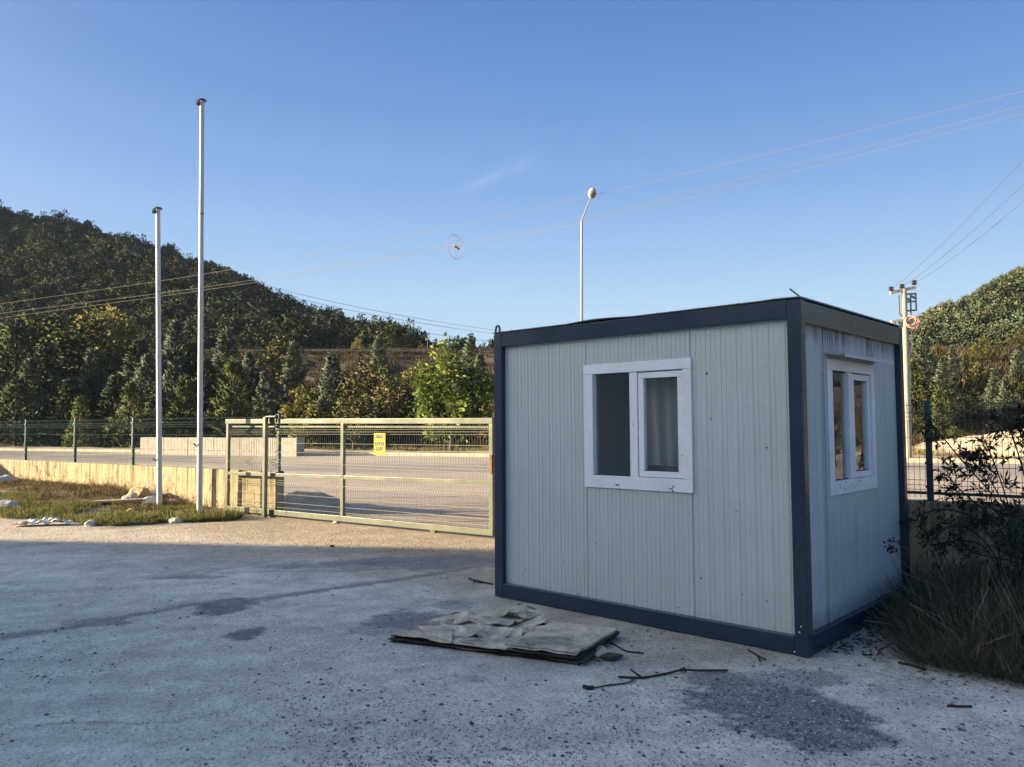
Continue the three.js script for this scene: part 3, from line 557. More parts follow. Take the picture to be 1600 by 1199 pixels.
// ------------------------------------------------------------------ sliding gate
{
  const g = thing('sliding_gate', 'pale green steel sliding gate with welded mesh infill, closed across the entrance', 'gate', wallPt(0, 0, 0), WALL_TURN);
  const v = (t, y, o = 0) => new THREE.Vector3(t, y, o);
  mesh('top_rail', [bar(v(-.02, 1.690), v(6.40, 1.735), .07, .085, .005)], M.gate, g);
  mesh('bottom_rail', [bar(v(-.02, .087), v(6.40, .085), .07, .09, .005)], M.gate, g);
  mesh('middle_rail', [bar(v(.03, .80), v(6.30, .745), .05, .062, .005)], M.gate, g);
  for (const [t, a] of [[.015, 1.65], [3.14, 1.67], [6.34, 1.69]]) mesh('upright', [bx(t - .034, t + .034, .130, a, -.03, .03, .005)], M.gate, g);
  mesh('guide_strip', [bar(v(.05, 1.60, .028), v(6.30, 1.635, .028), .02, .03)], M.gate, g);
  for (const [t0, t1] of [[.06, 3.10], [3.19, 6.30]]) for (const [hs, ks, y0, y1] of [[[1.57, 1.49, 1.33, 1.17, 1.03, .93], [1.53, .98], .84, 1.645], [[.66, .58, .42, .27, .18], [.62], .135, .745]]) {
    const w = new Wires();
    for (const y of hs) w.line([v(t0, y), v(t1, y)], .0030);
    for (const y of ks) w.line([v(t0, y, -.03), v(t1, y, -.03)], .0030);
    const n = Math.round((t1 - t0) / .052);
    for (let k = 0; k <= n; k++) {
      const t = lerp(t0, t1, k / n), pts = [[y0, 0]];
      for (const y of [...ks].reverse()) pts.push([y - .045, 0], [y, 1], [y + .045, 0]);
      pts.push([y1 + (t / 6.3 - .5) * -.0, 0]); w.line(pts.map(([y, s]) => v(t, y, -s * .03 - .003)), .0028);
    }
    mesh('mesh_panel', w.geo(), M.gateWire, g);
  }
  mesh('latch_box', [bx(-.05, .0, .93, 1.20, -.085, -.036, .006)], M.rust, g);
  for (const t of [1.12, 4.95]) mesh('wheel', [rod(v(t, .03, -.03), v(t, .03, .03), .045, .045, 14), bx(t - .05, t + .05, .02, .042, -.045, -.031), bx(t - .05, t + .05, .02, .042, .031, .045)], t < 2 ? M.gate : M.steel, g);

  const s = thing('warning_sign', 'small yellow warning sign reading KAYAR KAPI on the gate mesh', 'sign', wallPt(2.24, -.042, 1.335), WALL_TURN + Math.PI);
  mesh('plate', [bx(-.128, .128, -.175, .175, -.003, .003, .003)], M.sign, s);
  const font = await new FontLoader().loadAsync('fonts/droid/droid_sans_bold.typeface.json');
  const word = (txt, size, x, y, mat, sx = 1) => { const e = new THREE.ExtrudeGeometry(font.generateShapes(txt, size), { depth: .002, bevelEnabled: true, bevelThickness: .0005, bevelSize: size * .055, bevelSegments: 1, curveSegments: 4 }); e.computeBoundingBox(); const b = e.boundingBox; e.translate(-(b.min.x + b.max.x) / 2, 0, 0); e.scale(sx, 1, 1); e.translate(x, y, .0032); mesh('lettering', clean(e), mat, s); };
  mesh('header_border', [bx(-.110, .110, .150, .160, .0032, .005), bx(-.110, .110, .078, .086, .0032, .005), bx(.102, .110, .086, .150, .0032, .005)], M.ink, s);
  word('DIKKAT', .044, 0, .097, M.ink, .80);
  word('KAYAR', .062, 0, -.022, M.ink, .80); word('KAPI', .062, 0, -.106, M.ink, .84);

  const p = thing('gate_post', 'slim square steel guide post standing in front of the sliding gate', 'post', wallPt(5.06, -.115, 0), WALL_TURN);
  mesh('post', [bx(-.036, .036, -.05, 1.80, -.036, .036, .005)], M.gate, p);
  const br = mesh('roller_bracket', [bx(-.30, .02, 1.795, 1.805, .0, .20), bx(-.30, -.02, 1.80, 1.82, -.03, .0), bx(-.12, -.08, 1.56, 1.80, .16, .172)], M.steel, p);
  for (const t of [-.08, -.24]) for (const o of [.045, .19]) mesh('roller', [rod(new THREE.Vector3(t, 1.70, o), new THREE.Vector3(t, 1.84, o), .022, .022, 10)], M.steel, br);

  tag(mesh('gate_track', [bx(-2.2, 6.9, -.01, .010, -.02, .02)], std(rgb(.085, .065, .05), .8)), 'thin rusty steel track on the ground under the gate', 'track').position.copy(wallPt(0, 0, 0));
  scene.getObjectByName('gate_track').rotation.y = WALL_TURN;
}

// ------------------------------------------------------------------ poles
function flagpole(base, top, r0, r1, label) {
  const p = thing('flagpole', label, 'flagpole', base), t = top.clone().sub(base), n = t.clone().normalize(), up = new THREE.Vector3();
  const P = (k) => up.clone().lerp(t, k);
  mesh('shaft', [rod(P(-.02), P(.5), r0, (r0 + r1) / 2, 20), rod(P(.5), P(1), (r0 + r1) / 2 * .96, r1, 20)], M.galv, p);
  mesh('sleeve', [rod(P(.497), P(.515), r0 * .98, r0 * .97, 20)], M.galv, p); mesh('clamp_ring', [rod(P(.72), P(.722), r0 * .96, r0 * .96, 16)], M.steel, p);
  const cap = mesh('pole_cap', [rod(t.clone().add(new THREE.Vector3(0, .005, 0)), t.clone().add(new THREE.Vector3(0, .03, 0)), r1 * 2.0, r1 * 1.7, 18)], M.steel, p);
  mesh('pulley', [rod(t.clone().add(new THREE.Vector3(-r1 * 2.0, -.05, .02)), t.clone().add(new THREE.Vector3(-r1 * .9, -.05, .02)), .045, .045, 12), rod(t.clone().add(new THREE.Vector3(-r1 * 1.4, -.06, .02)), t.clone().add(new THREE.Vector3(-r1 * .5, .01, 0)), .012, .012, 6)], M.steel, cap);
  mesh('cleat', [rod(P(.16).add(new THREE.Vector3(-r0, 0, .03)), P(.168).add(new THREE.Vector3(-r0 - .05, 0, .05)), .012, .012, 6)], M.steel, p);
  return p;
}
{
  const b1 = at(311.5, 803, 14.5), b2 = at(249, 797, 15.4); b1.y = Math.min(b1.y, .02); b2.y = Math.min(b2.y, .02);
  flagpole(b1, at(315.5, 158, 14.5), .050, .042, 'taller of the two white metal flagpoles in the weeds, nearer the gate');
  flagpole(b2, at(246.5, 327, 15.4), .052, .044, 'shorter of the two white metal flagpoles in the weeds, left one');
}
{ // street lamp beyond the road
  const d = 27, b = at(908, 690, d); b.y = 0; const top = at(909, 345, d);
  const l = thing('street_lamp', 'tall grey steel street lamp with angled arm rising behind the cabin', 'street lamp', b);
  const L = (v) => v.clone().sub(b);
  mesh('pole', [rod(new THREE.Vector3(), L(top), .065, .036, 12)], std(rgb(.33, .34, .34), .5, { map: T.galv }), l);
  const e = at(923, 309, d); mesh('arm', [rod(L(top), L(e), .026, .022, 10)], std(rgb(.33, .34, .34), .5, { map: T.galv }), l);
  const hg = new THREE.SphereGeometry(1, 18, 12); hg.scale(.15, .11, .27); hg.rotateX(-.35); const hp = L(at(925, 303, d)); hg.translate(hp.x, hp.y, hp.z + .08);
  const head = mesh('lamp_head', [hg.toNonIndexed(), rod(L(e), hp, .05, .05, 10)], std(rgb(.55, .54, .5), .5, { map: T.grit }), l);
  const gl = new THREE.SphereGeometry(1, 14, 8); gl.scale(.11, .07, .2); gl.rotateX(-.35); gl.translate(hp.x + .02, hp.y - .06, hp.z + .1); mesh('lens', gl.toNonIndexed(), std(rgb(.13, .12, .09), .3), head);
}
{ // utility pole at the right
  const d = 33.5, b = at(1420, 728, d); b.y = 0; const top = at(1413, 453, d);
  const u = thing('utility_pole', 'concrete utility pole with crossarm, insulators and coiled cable behind the cabin', 'utility pole', b);
  const L = (px, py, dd = d) => at(px, py, dd).sub(b);
  mesh('pole', [rod(new THREE.Vector3(0, -.2, 0), L(1413, 452), .14, .10, 12)], std(rgb(.38, .345, .29), .9, { map: T.grit }), u);
  const arm = mesh('crossarm', [bar(L(1391, 458), L(1431, 449), .12, .13, .01)], std(rgb(.46, .42, .34), .9, { map: T.grit }), u);
  for (const [x, y] of [[1393, 455], [1410, 451], [1429, 445]]) { const q = L(x, y), ins = [[-.02, .05], [.05, .13], [.10, .075], [.15, .12], [.20, .06]]; const g2 = []; for (let i = 0; i + 1 < ins.length; i++) g2.push(rod(q.clone().add(new THREE.Vector3(0, ins[i][0], 0)), q.clone().add(new THREE.Vector3(0, ins[i + 1][0] - .004, 0)), ins[i][1], ins[i + 1][1] * .8, 12)); mesh('insulator', g2, std(rgb(.035, .022, .018), .3), arm); }
  const st = std(rgb(.14, .16, .17), .5);
  const fr = [];
  for (const y of [459, 471, 485]) fr.push(bar(L(1415, y + 1), L(1431, y), .07, .07));
  fr.push(bar(L(1423, 458), L(1423.5, 489), .05, .05), bar(L(1431, 458), L(1432, 486), .05, .05), bar(L(1416, 466), L(1422, 469), .08, .08), bar(L(1424, 463), L(1430, 466), .08, .08));
  mesh('bracket_frame', fr, st, u);
  mesh('left_conduit', [bar(L(1404.5, 462), L(1405.5, 490), .05, .05), bar(L(1405.5, 490), L(1409, 495), .05, .05)], st, u);
  mesh('down_conduit', [rod(L(1424, 489), L(1425, 548), .03, .03, 6), rod(L(1425, 548), L(1421, 556), .03, .03, 6), rod(L(1421, 556), L(1424, 690), .025, .025, 6)], M.galv, u);
  mesh('lower_arm', [bar(L(1393, 503), L(1433, 496), .12, .10)], std(rgb(.46, .42, .34), .9), u);
  mesh('clamp', [rod(L(1403, 500), L(1408, 509), .05, .04, 7), rod(L(1399, 502), L(1400, 508), .03, .03, 6), rod(L(1405, 503), L(1411, 507), .06, .05, 7)], st, u);
  const co = [];
  for (const [cx, cy, rx, ry, ph] of [[1425, 502, 9.5, 8, 0], [1426, 503, 11, 9.5, .6], [1423, 501, 8, 7, 1.3], [1428, 505, 10, 8.5, 2]]) { const pts = []; for (let i = 0; i < 16; i++) { const a = i / 16 * 6.283; pts.push(L(cx + rx * Math.cos(a), cy + ry * Math.sin(a), d - .2 - .15 * Math.sin(a + ph))); } co.push(tube(pts, .028, 48, 6, true)); }
  co.push(tube([L(1409, 505), L(1414, 508), L(1420, 510), L(1426, 512)], .028, 14, 6));
  mesh('cable_coil', co, std(rgb(.42, .24, .20), .7), u);
}
{ // thin wooden pole leaning by the far verge
  const p = thing('wooden_pole', 'thin weathered wooden pole leaning on the far grassy verge', 'pole', ground(172, 690)), q = ground(172, 690);
  mesh('shaft', [rod(new THREE.Vector3(0, -.2, 0), at(178, 597, -q.z).sub(q), .11, .075, 8)], std(rgb(.30, .22, .15), .9, { map: T.grit }), p);
  mesh('stay_wire', [rod(at(178, 606, -q.z).sub(q), at(171, 682, -q.z - 1.5).sub(q), .012, .012, 4)], M.steel, p);
}
// ------------------------------------------------------------------ overhead wires
const wireMat = std(rgb(.22, .21, .17), .5), wireDark = std(rgb(.10, .11, .13), .6);
function wire(a, b, sag, r, label, group, mat, name = 'power_line') {
  const pts = []; for (let i = 0; i <= 60; i++) { const k = i / 60, p = a.clone().lerp(b, k); p.y -= 4 * sag * k * (1 - k); pts.push(p); }
  const w = new Wires(); w.line(pts, r); return tag(mesh(name, w.geo(), mat), label, 'power line', group);
}
const roadWires = [];
{
  const mk = (pts, dl, dr, label) => {
    // a straight line in plan, so 1/distance runs evenly across the picture; heights as the sag shows
    const c = new THREE.CatmullRomCurve3(pts.map(([x, y]) => at(x, y, 1 / lerp(1 / dl, 1 / dr, x / 1600)))), w = new Wires();
    roadWires.push(c); w.line(c.getPoints(90), .0065);
    tag(mesh('power_line', w.geo(), wireMat), label, 'power line', 'overhead wires crossing above the road');
  };
  mk([[-300, 517], [0, 475], [350, 423], [700, 355], [910, 309], [1250, 228], [1600, 142], [1900, 66]], 52, 20, 'topmost of the three long overhead wires crossing the sky');
  mk([[-300, 531], [0, 490], [380, 440], [712, 382], [905, 343], [1250, 256], [1600, 165], [1900, 84]], 54, 20.6, 'middle one of the three long overhead wires crossing the sky');
  mk([[-300, 537], [0, 497], [388, 443], [712, 386], [905, 349], [1250, 266], [1600, 177], [1900, 98]], 56, 21, 'lowest of the three long overhead wires, carrying orange hoops');
  const pole = (x, y) => at(x, y, 33.5);
  wire(pole(1393, 453), at(1800, 20, 14), .3, .009, 'left one of three wires running up right from the utility pole', 'wires leaving the utility pole', wireDark);
  wire(pole(1410, 449), at(1800, 85, 14.5), .3, .009, 'middle one of three wires running up right from the utility pole', 'wires leaving the utility pole', wireDark);
  wire(pole(1429, 443), at(1800, 130, 15), .3, .009, 'right one of three wires running up right from the utility pole', 'wires leaving the utility pole', wireDark);
  wire(at(395, 440, 262), at(840, 525, 170), 1.6, .05, 'uppermost of the thin far wires sloping down from the wooded hill', 'thin far wires against the sky', wireDark);
  wire(at(402, 450, 262), at(840, 530, 170), 1.6, .05, 'second of the thin far wires sloping down from the wooded hill', 'thin far wires against the sky', wireDark);
  wire(at(470, 482, 272), at(840, 541, 180), 1.4, .05, 'lowest of the thin far wires sloping down from the wooded hill', 'thin far wires against the sky', wireDark);
  wire(at(330, 548, 92), at(840, 549, 84), 0, .028, 'thin level wire strung along the foot of the upper road', null, wireDark);
}
function wireMarker(c, r, label) {
  const g = thing('wire_marker', label, 'wire marker', c, .9, 'orange hoop markers on the overhead wire'), m = std(rgb(.50, .17, .12), .6);
  mesh('hoop', new THREE.TorusGeometry(r, .009, 6, 40).toNonIndexed(), m, g);
  mesh('hub', [rod(new THREE.Vector3(-.17, .02, .06), new THREE.Vector3(.0, 0, 0), .045, .05, 8), rod(new THREE.Vector3(0, 0, 0), new THREE.Vector3(.22, -.05, -.03), .02, .055, 8)], m, g);
  mesh('spoke', [rod(new THREE.Vector3(0, -r, 0), new THREE.Vector3(0, r, 0), .010, .010, 5)], M.steel, g);
}
{
  const c = roadWires[2];
  const findX = (x) => { let be = 1e9, bp; for (let i = 0; i <= 3000; i++) { const p = c.getPoint(i / 3000), px = 800 + FPX * p.x / (-p.z * CP + (p.y - EYE) * SP); if (Math.abs(px - x) < be) { be = Math.abs(px - x); bp = p; } } return bp; };
  wireMarker(findX(713), .50, 'orange hoop marker hanging on the wire in open sky');
  wireMarker(findX(-1), .50, 'orange hoop marker on the wire, cut by the left picture edge');
}
// ------------------------------------------------------------------ foliage
class Leaves {
  constructor() { this.p = []; this.c = []; this.nn = []; this.n = 0; }
  leaf(o, dir, side, len, wid, col, fold = .18, out = null) { // a folded four-point leaf; out = the way its part of the crown faces
    if (out && new THREE.Vector3().crossVectors(side, dir).dot(out) > 0) side = side.clone().negate();
    const up = new THREE.Vector3().crossVectors(side, dir), m = o.clone().addScaledVector(dir, len * .45).addScaledVector(up, -fold * wid);
    const a = m.clone().addScaledVector(side, wid * .5).addScaledVector(up, fold * wid * 1.4), b = m.clone().addScaledVector(side, -wid * .5).addScaledVector(up, fold * wid * 1.4), t = o.clone().addScaledVector(dir, len);
    this.p.push(o.x, o.y, o.z, a.x, a.y, a.z, t.x, t.y, t.z, o.x, o.y, o.z, t.x, t.y, t.z, b.x, b.y, b.z);
    for (let i = 0; i < 6; i++) this.c.push(col[0], col[1], col[2]);
    for (const [p, q, w] of [[o, a, t], [o, t, b]]) { const n = q.clone().sub(p).cross(w.clone().sub(p)).normalize(); if (out) n.multiplyScalar(.55).addScaledVector(out, .8).normalize(); for (let i = 0; i < 3; i++) this.nn.push(n.x, n.y, n.z); }
    this.n++;
  }
  geo() { const g = new THREE.BufferGeometry(); g.setAttribute('position', new THREE.Float32BufferAttribute(this.p, 3)); g.setAttribute('color', new THREE.Float32BufferAttribute(this.c, 3)); g.setAttribute('normal', new THREE.Float32BufferAttribute(this.nn, 3)); return g; }
}
const rv = (r) => { const z = r() * 2 - 1, a = r() * 6.2832, s = Math.sqrt(1 - z * z); return new THREE.Vector3(s * Math.cos(a), z, s * Math.sin(a)); };
const perp = (d, r) => new THREE.Vector3().crossVectors(d, rv(r)).normalize();
const jit = (c, r, v = .3) => { const k = 1 + (r() - .5) * 2 * v; return [c[0] * k * (1 + (r() - .5) * .2), c[1] * k, c[2] * k * (1 + (r() - .5) * .2)]; };

// unit trees, 1 m high, with crown and trunk; copies are scaled
function conifer(seed, { wide = .24, base = .04, sweep = .55, dens = 500, col = [.09, .12, .08], ragged = .35, leafL = .046, leafW = .014 }) {
  const r = mulberry(seed), L = new Leaves(), limbs = [];
  for (let i = 0; i < dens; i++) {
    const k = Math.pow(r(), 1.15), h = base + (1 - base) * k * .96, az = r() * 6.283;
    const lump = 1 + ragged * (fbm(az * 1.2 + seed, h * 5 + seed, 3) - .5) * 2.4;
    const R = wide * Math.pow(1 - k, .72) * lump * (.75 + .35 * r()) * Math.min(1, .55 + h * 3.5) + .012;
    const d = new THREE.Vector3(Math.cos(az), sweep * (.5 + .8 * k) + (r() - .5) * .3, Math.sin(az)).normalize(), o = new THREE.Vector3(0, h - R * .25, 0);
    if (i % 6 === 0 && R > .06) limbs.push([o.clone(), o.clone().addScaledVector(d, R * .8)]);
    const ns = 5 + Math.floor(R * 42);
    for (let s = 0; s < ns; s++) {
      const f = .28 + .72 * Math.sqrt(r()), q = o.clone().addScaledVector(d, R * f).addScaledVector(rv(r), .020 + .02 * (1 - f));
      q.y -= Math.pow(f, 2) * R * .12;
      const ld = d.clone().multiplyScalar(.8).addScaledVector(rv(r), .75).add(new THREE.Vector3(0, .35, 0)).normalize();
            L.leaf(q, ld, perp(ld, r), leafL * (.6 + .8 * r()), leafW * (.7 + .7 * r()), jit(col, r, .3), .3, new THREE.Vector3(q.x, .35 * R + .01, q.z).normalize().addScaledVector(rv(r), .35).normalize());
    }
  }
  for (let i = 0; i < 30; i++) { const d = new THREE.Vector3(r() - .5, 2.6, r() - .5).normalize(); L.leaf(new THREE.Vector3((r() - .5) * .015, .93 + r() * .06, (r() - .5) * .015), d, perp(d, r), leafL * .8, leafW, jit(col, r), .3); }
  const tr = [rod(new THREE.Vector3(0, -.03, 0), new THREE.Vector3(0, .5, 0), .018, .011, 7), rod(new THREE.Vector3(0, .5, 0), new THREE.Vector3(0, .93, 0), .011, .003, 6), ...limbs.slice(0, 40).map(([a, b]) => rod(a, b, .004, .0015, 4, false))];
  return { crown: L.geo(), trunk: mergeGeometries(tr.map(clean)) };
}
function broadleaf(seed, { rx = .36, ry = .44, cy = .58, clumps = 70, per = 42, col = [.09, .11, .03], alt = [.17, .15, .04], altP = .3, leafL = .042, leafW = .030, clump = .085, fork = .16, core = .0 }) {
  const r = mulberry(seed), L = new Leaves(), tr = [rod(new THREE.Vector3(0, -.03, 0), new THREE.Vector3(.01, fork, 0), .026, .020, 8)], cs = [];
  for (let i = 0; i < clumps; i++) {
    const d = rv(r), k = .35 + .65 * Math.pow(r(), .45), lump = 1 + (fbm(d.x * 1.6 + seed, d.y * 1.6 + d.z * 1.3 + seed, 3) - .5) * 1.3;
    const taper = d.y > 0 ? 1 - .25 * d.y : 1;
    cs.push(new THREE.Vector3(d.x * rx * k * lump * taper, cy + d.y * ry * k * (d.y > 0 ? lump : .9), d.z * rx * k * lump * taper));
  }
  for (const c of cs) {
    if (c.y < fork * .6) c.y = fork * .6 + r() * .1;
    if (r() < .4) { const a = new THREE.Vector3(0, fork + (c.y - fork) * .25 * r(), 0), m = a.clone().lerp(c, .5).add(new THREE.Vector3(0, .03, 0)); tr.push(rod(a, m, .010, .006, 5, false), rod(m, c, .006, .002, 4, false)); }
    const tone = r() < altP ? alt : col, tk = .8 + r() * .45, cr = clump * (.6 + .8 * r());
    for (let j = 0; j < per; j++) {
      const o = c.clone().addScaledVector(rv(r), cr * Math.pow(r(), .5)); o.y += (r() - .5) * cr * .4;
      const ld = o.clone().sub(c).normalize().addScaledVector(rv(r), .9).add(new THREE.Vector3(0, -.25, 0)).normalize();
      const cc = r() < altP * .35 ? alt : tone;
      L.leaf(o, ld, perp(ld, r), leafL * (.6 + .8 * r()), leafW * (.6 + .8 * r()), jit([cc[0] * tk, cc[1] * tk, cc[2] * tk], r, .25), .2, o.clone().sub(c).multiplyScalar(1 / cr).addScaledVector(new THREE.Vector3(o.x / rx, (o.y - cy) / ry, o.z / rx), .9).addScaledVector(rv(r), .3).normalize());
    }
  }
  tr.push(rod(new THREE.Vector3(.01, fork, 0), new THREE.Vector3(-.01, cy + ry * .5, .01), .019, .004, 7));
  return { crown: L.geo(), trunk: mergeGeometries(tr.map(clean)) };
}
const kinds = {
  blue: [1, 2, 3].map((s) => conifer(s * 31, { col: [.125, .155, .115], wide: .21 + .02 * s })),
  dark: [4, 5, 6].map((s) => conifer(s * 31, { col: [.082, .108, .062], wide: .25 + .015 * (s - 4), ragged: .5 })),
  pine: [7, 8].map((s) => conifer(s * 31, { col: [.118, .140, .055], wide: .31, sweep: .75, ragged: .6, dens: 330, leafL: .06, leafW: .012 })),
  maple: [broadleaf(101, { col: [.105, .165, .035], alt: [.20, .235, .055], altP: .35, rx: .37, ry: .45, cy: .56, clumps: 95, per: 46, leafL: .040, leafW: .032 })],
  olive: [102, 103].map((s) => broadleaf(s, { col: [.108, .116, .048], alt: [.155, .138, .058], altP: .35, rx: .34, ry: .46, cy: .55, clumps: 80, per: 44, leafL: .035, leafW: .024 })),
  ochre: [104, 105].map((s) => broadleaf(s, { col: [.135, .142, .040], alt: [.21, .178, .048], altP: .35, rx: .38, ry: .44, cy: .54, clumps: 70, per: 42 })),
  oak: [106, 107].map((s) => broadleaf(s, { col: [.060, .080, .032], alt: [.09, .095, .04], altP: .3, rx: .46, ry: .40, cy: .60, clumps: 90, per: 44, fork: .2 })),
  poplar: [broadleaf(108, { col: [.20, .20, .055], alt: [.29, .26, .08], altP: .5, rx: .34, ry: .50, cy: .54, clumps: 80, per: 36, leafL: .034, leafW: .028, clump: .07 })],
  bush: [109, 110].map((s) => broadleaf(s, { col: [.075, .088, .028], alt: [.13, .11, .045], altP: .4, rx: .62, ry: .48, cy: .46, clumps: 60, per: 40, fork: .06, leafL: .06, leafW: .04, clump: .13 })),
};
const treeNames = { blue: 'conifer', dark: 'conifer', pine: 'pine', maple: 'maple', olive: 'broadleaf_tree', ochre: 'broadleaf_tree', oak: 'oak', poplar: 'poplar', bush: 'bush' };
const treeCat = { blue: 'conifer', dark: 'conifer', pine: 'pine tree', maple: 'tree', olive: 'tree', ochre: 'tree', oak: 'oak tree', poplar: 'poplar', bush: 'bush' };
let treeSeed = 0;
function tree(kind, px, top, d, wide, label, group, low) {
  const p = at(px, 650, d), gy = low !== undefined ? low : land(p.x, d), h = at(px, top, d).y - gy, v = kinds[kind][treeSeed++ % kinds[kind].length];
  const t = thing(treeNames[kind], label, treeCat[kind], W(p.x, gy - .05, d), treeSeed * 2.4, group);
  t.scale.set(h * wide, h, h * wide);
  const cr = mesh('crown', v.crown, kind === 'maple' || kind === 'poplar' || kind === 'ochre' ? M.softLeaf : M.leaf, t); mesh('trunk', v.trunk, M.bark, t); void cr;
  return t;
}
// left of the flagpoles and between them
tree('dark', 22, 505, 84, 1.15, 'dark conifer at the left picture edge behind the fence');
tree('oak', 58, 486, 98, 1.1, 'dark bushy tree just right of the leftmost conifer, below the wires');
tree('oak', 112, 500, 92, 1.2, 'round dark tree left of the pale yellow poplar');
tree('poplar', 160, 478, 96, 1.0, 'pale yellow-green poplar left of the shorter flagpole, highest of the lower trees');
tree('poplar', 188, 492, 95, .8, 'smaller yellowish poplar touching the right side of the tall poplar');
tree('dark', 70, 540, 76, 1.2, 'dark conifer below the leftmost dark tree');
tree('blue', 143, 545, 76, 1.15, 'blue-grey conifer straight below the poplar');
tree('dark', 108, 590, 70, 1.3, 'dark low conifer left of the small pine by the fence');
tree('dark', 25, 590, 70, 1.5, 'dark spreading conifer low at the left picture edge');
tree('pine', 126, 618, 62, 1.0, 'small bright pine standing left of the leaning wooden pole');
tree('dark', 215, 530, 84, 1.3, 'dark broad conifer left of the shorter flagpole');
tree('blue', 228, 553, 74, 1.0, 'blue-grey conifer half hidden by the shorter flagpole');
tree('pine', 205, 596, 64, 1.15, 'round light pine right of the leaning wooden pole');
tree('blue', 272, 500, 86, .95, 'slender conifer between the two flagpoles with its tip highest');
tree('blue', 271, 558, 72, .9, 'narrow conifer low between the two flagpoles');
tree('pine', 287, 588, 64, 1.1, 'light pine touching the left side of the taller flagpole');
tree('dark', 320, 560, 78, 1.2, 'dark conifer just right of the taller flagpole');
tree('blue', 352, 511, 84, 1.05, 'broad blue-green conifer right of the taller flagpole');
tree('pine', 364, 564, 66, 1.15, 'broad yellowish pine above the left end of the gate');
// above the gate
tree('blue', 412, 580, 70, .85, 'slim blue-grey conifer above the gate post');
tree('olive', 436, 524, 84, .95, 'tall olive tree behind the blue conifers above the gate post');
tree('blue', 457, 533, 78, 1.0, 'tall blue-grey conifer in front of the olive tree');
tree('ochre', 476, 598, 62, .95, 'low ochre-leaved tree right of the gate post');
tree('blue', 517, 550, 72, .88, 'narrow pointed conifer standing alone on the brown bank');
tree('olive', 574, 563, 66, 1.1, 'large brownish olive tree above the gate sign');
tree('olive', 552, 612, 60, 1.0, 'small brown-leaved tree left of the gate sign');
tree('oak', 634, 600, 66, .8, 'dark thin tree between the brown olive tree and the maple');
tree('ochre', 656, 560, 70, .95, 'orange-tinged tree touching the left side of the maple');
tree('maple', 704, 543, 47, 1.0, 'big fresh green maple behind the right half of the gate', null, 0);
tree('blue', 736, 524, 78, 1.0, 'tall conifer rising behind the maple beside the cabin');
tree('blue', 750, 552, 70, 1.1, 'shorter blue-grey conifer between the maple and the cabin');
tree('olive', 768, 612, 58, 1.0, 'olive tree touching the left edge of the cabin');
tree('blue', 592, 522, 88, 1.1, 'blue-grey conifer in front of the guard rail right of the small yellow bush');
tree('oak', 612, 506, 112, .95, 'dark round oak standing up behind the guard rail against the sky', null, 11.5);
tree('oak', 640, 522, 114, .9, 'lower dark oak on the right side of the round oak against the sky', null, 11.5);
tree('poplar', 557, 528, 108, 1.1, 'small round yellow-green tree on the far side of the upper road', null, 11.5);
tree('bush', 660, 538, 118, 1.2, 'small dark bush on the skyline left of the tiny road lamp', null, 11.5);
// right of the cabin
tree('blue', 1446, 522, 58, 1.0, 'big conifer next to the utility pole right of the cabin');
tree('pine', 1428, 560, 52, .9, 'yellowish pine half hidden by the cabin edge at the right');
tree('blue', 1492, 538, 60, .95, 'blue-grey conifer second from the utility pole');
tree('ochre', 1542, 522, 64, 1.0, 'yellow-brown tree on the right bank between conifers');
tree('dark', 1520, 590, 52, 1.2, 'dark conifer in front between the two right-hand conifers');
tree('blue', 1556, 575, 54, 1.05, 'wide blue conifer left of the right picture edge');
tree('blue', 1596, 538, 57, 1.0, 'tall pale conifer at the right picture edge');
tree('ochre', 1600, 510, 68, .9, 'ochre-leaved tree behind the tall conifer at the right edge');
tree('pine', 1470, 608, 48, 1.1, 'low light pine below the big conifer at the right');

tree('blue', 1478, 556, 56, 1.15, 'blue-grey conifer filling the gap right of the big conifer at the right');
tree('dark', 1512, 552, 62, 1.2, 'dark conifer behind the gap between the right-hand conifers');
tree('blue', 1574, 592, 49, 1.2, 'low grey-green conifer in front near the right picture edge');
tree('dark', 1536, 566, 59, 1.2, 'dark conifer just left of the wide blue conifer at the right');
tree('oak', 1450, 590, 50, .9, 'rounded dark green tree in front of the big conifer at the right');
tree('blue', 388, 548, 78, 1.0, 'blue-green conifer between the broad pine and the slim conifer above the gate');
tree('dark', 300, 536, 86, 1.1, 'dark conifer in the gap between the flagpoles');
tree('dark', 180, 585, 70, 1.3, 'dark conifer behind the round light pine by the leaning pole');
tree('dark', 245, 600, 68, 1.2, 'low dark conifer at the foot of the shorter flagpole across the road');
tree('blue', 45, 560, 74, 1.1, 'blue-grey conifer between the leftmost dark conifers');
tree('olive', 610, 590, 62, .9, 'olive-brown tree just right of the gate sign');
tree('dark', 690, 575, 60, 1.1, 'dark conifer almost hidden behind the maple');
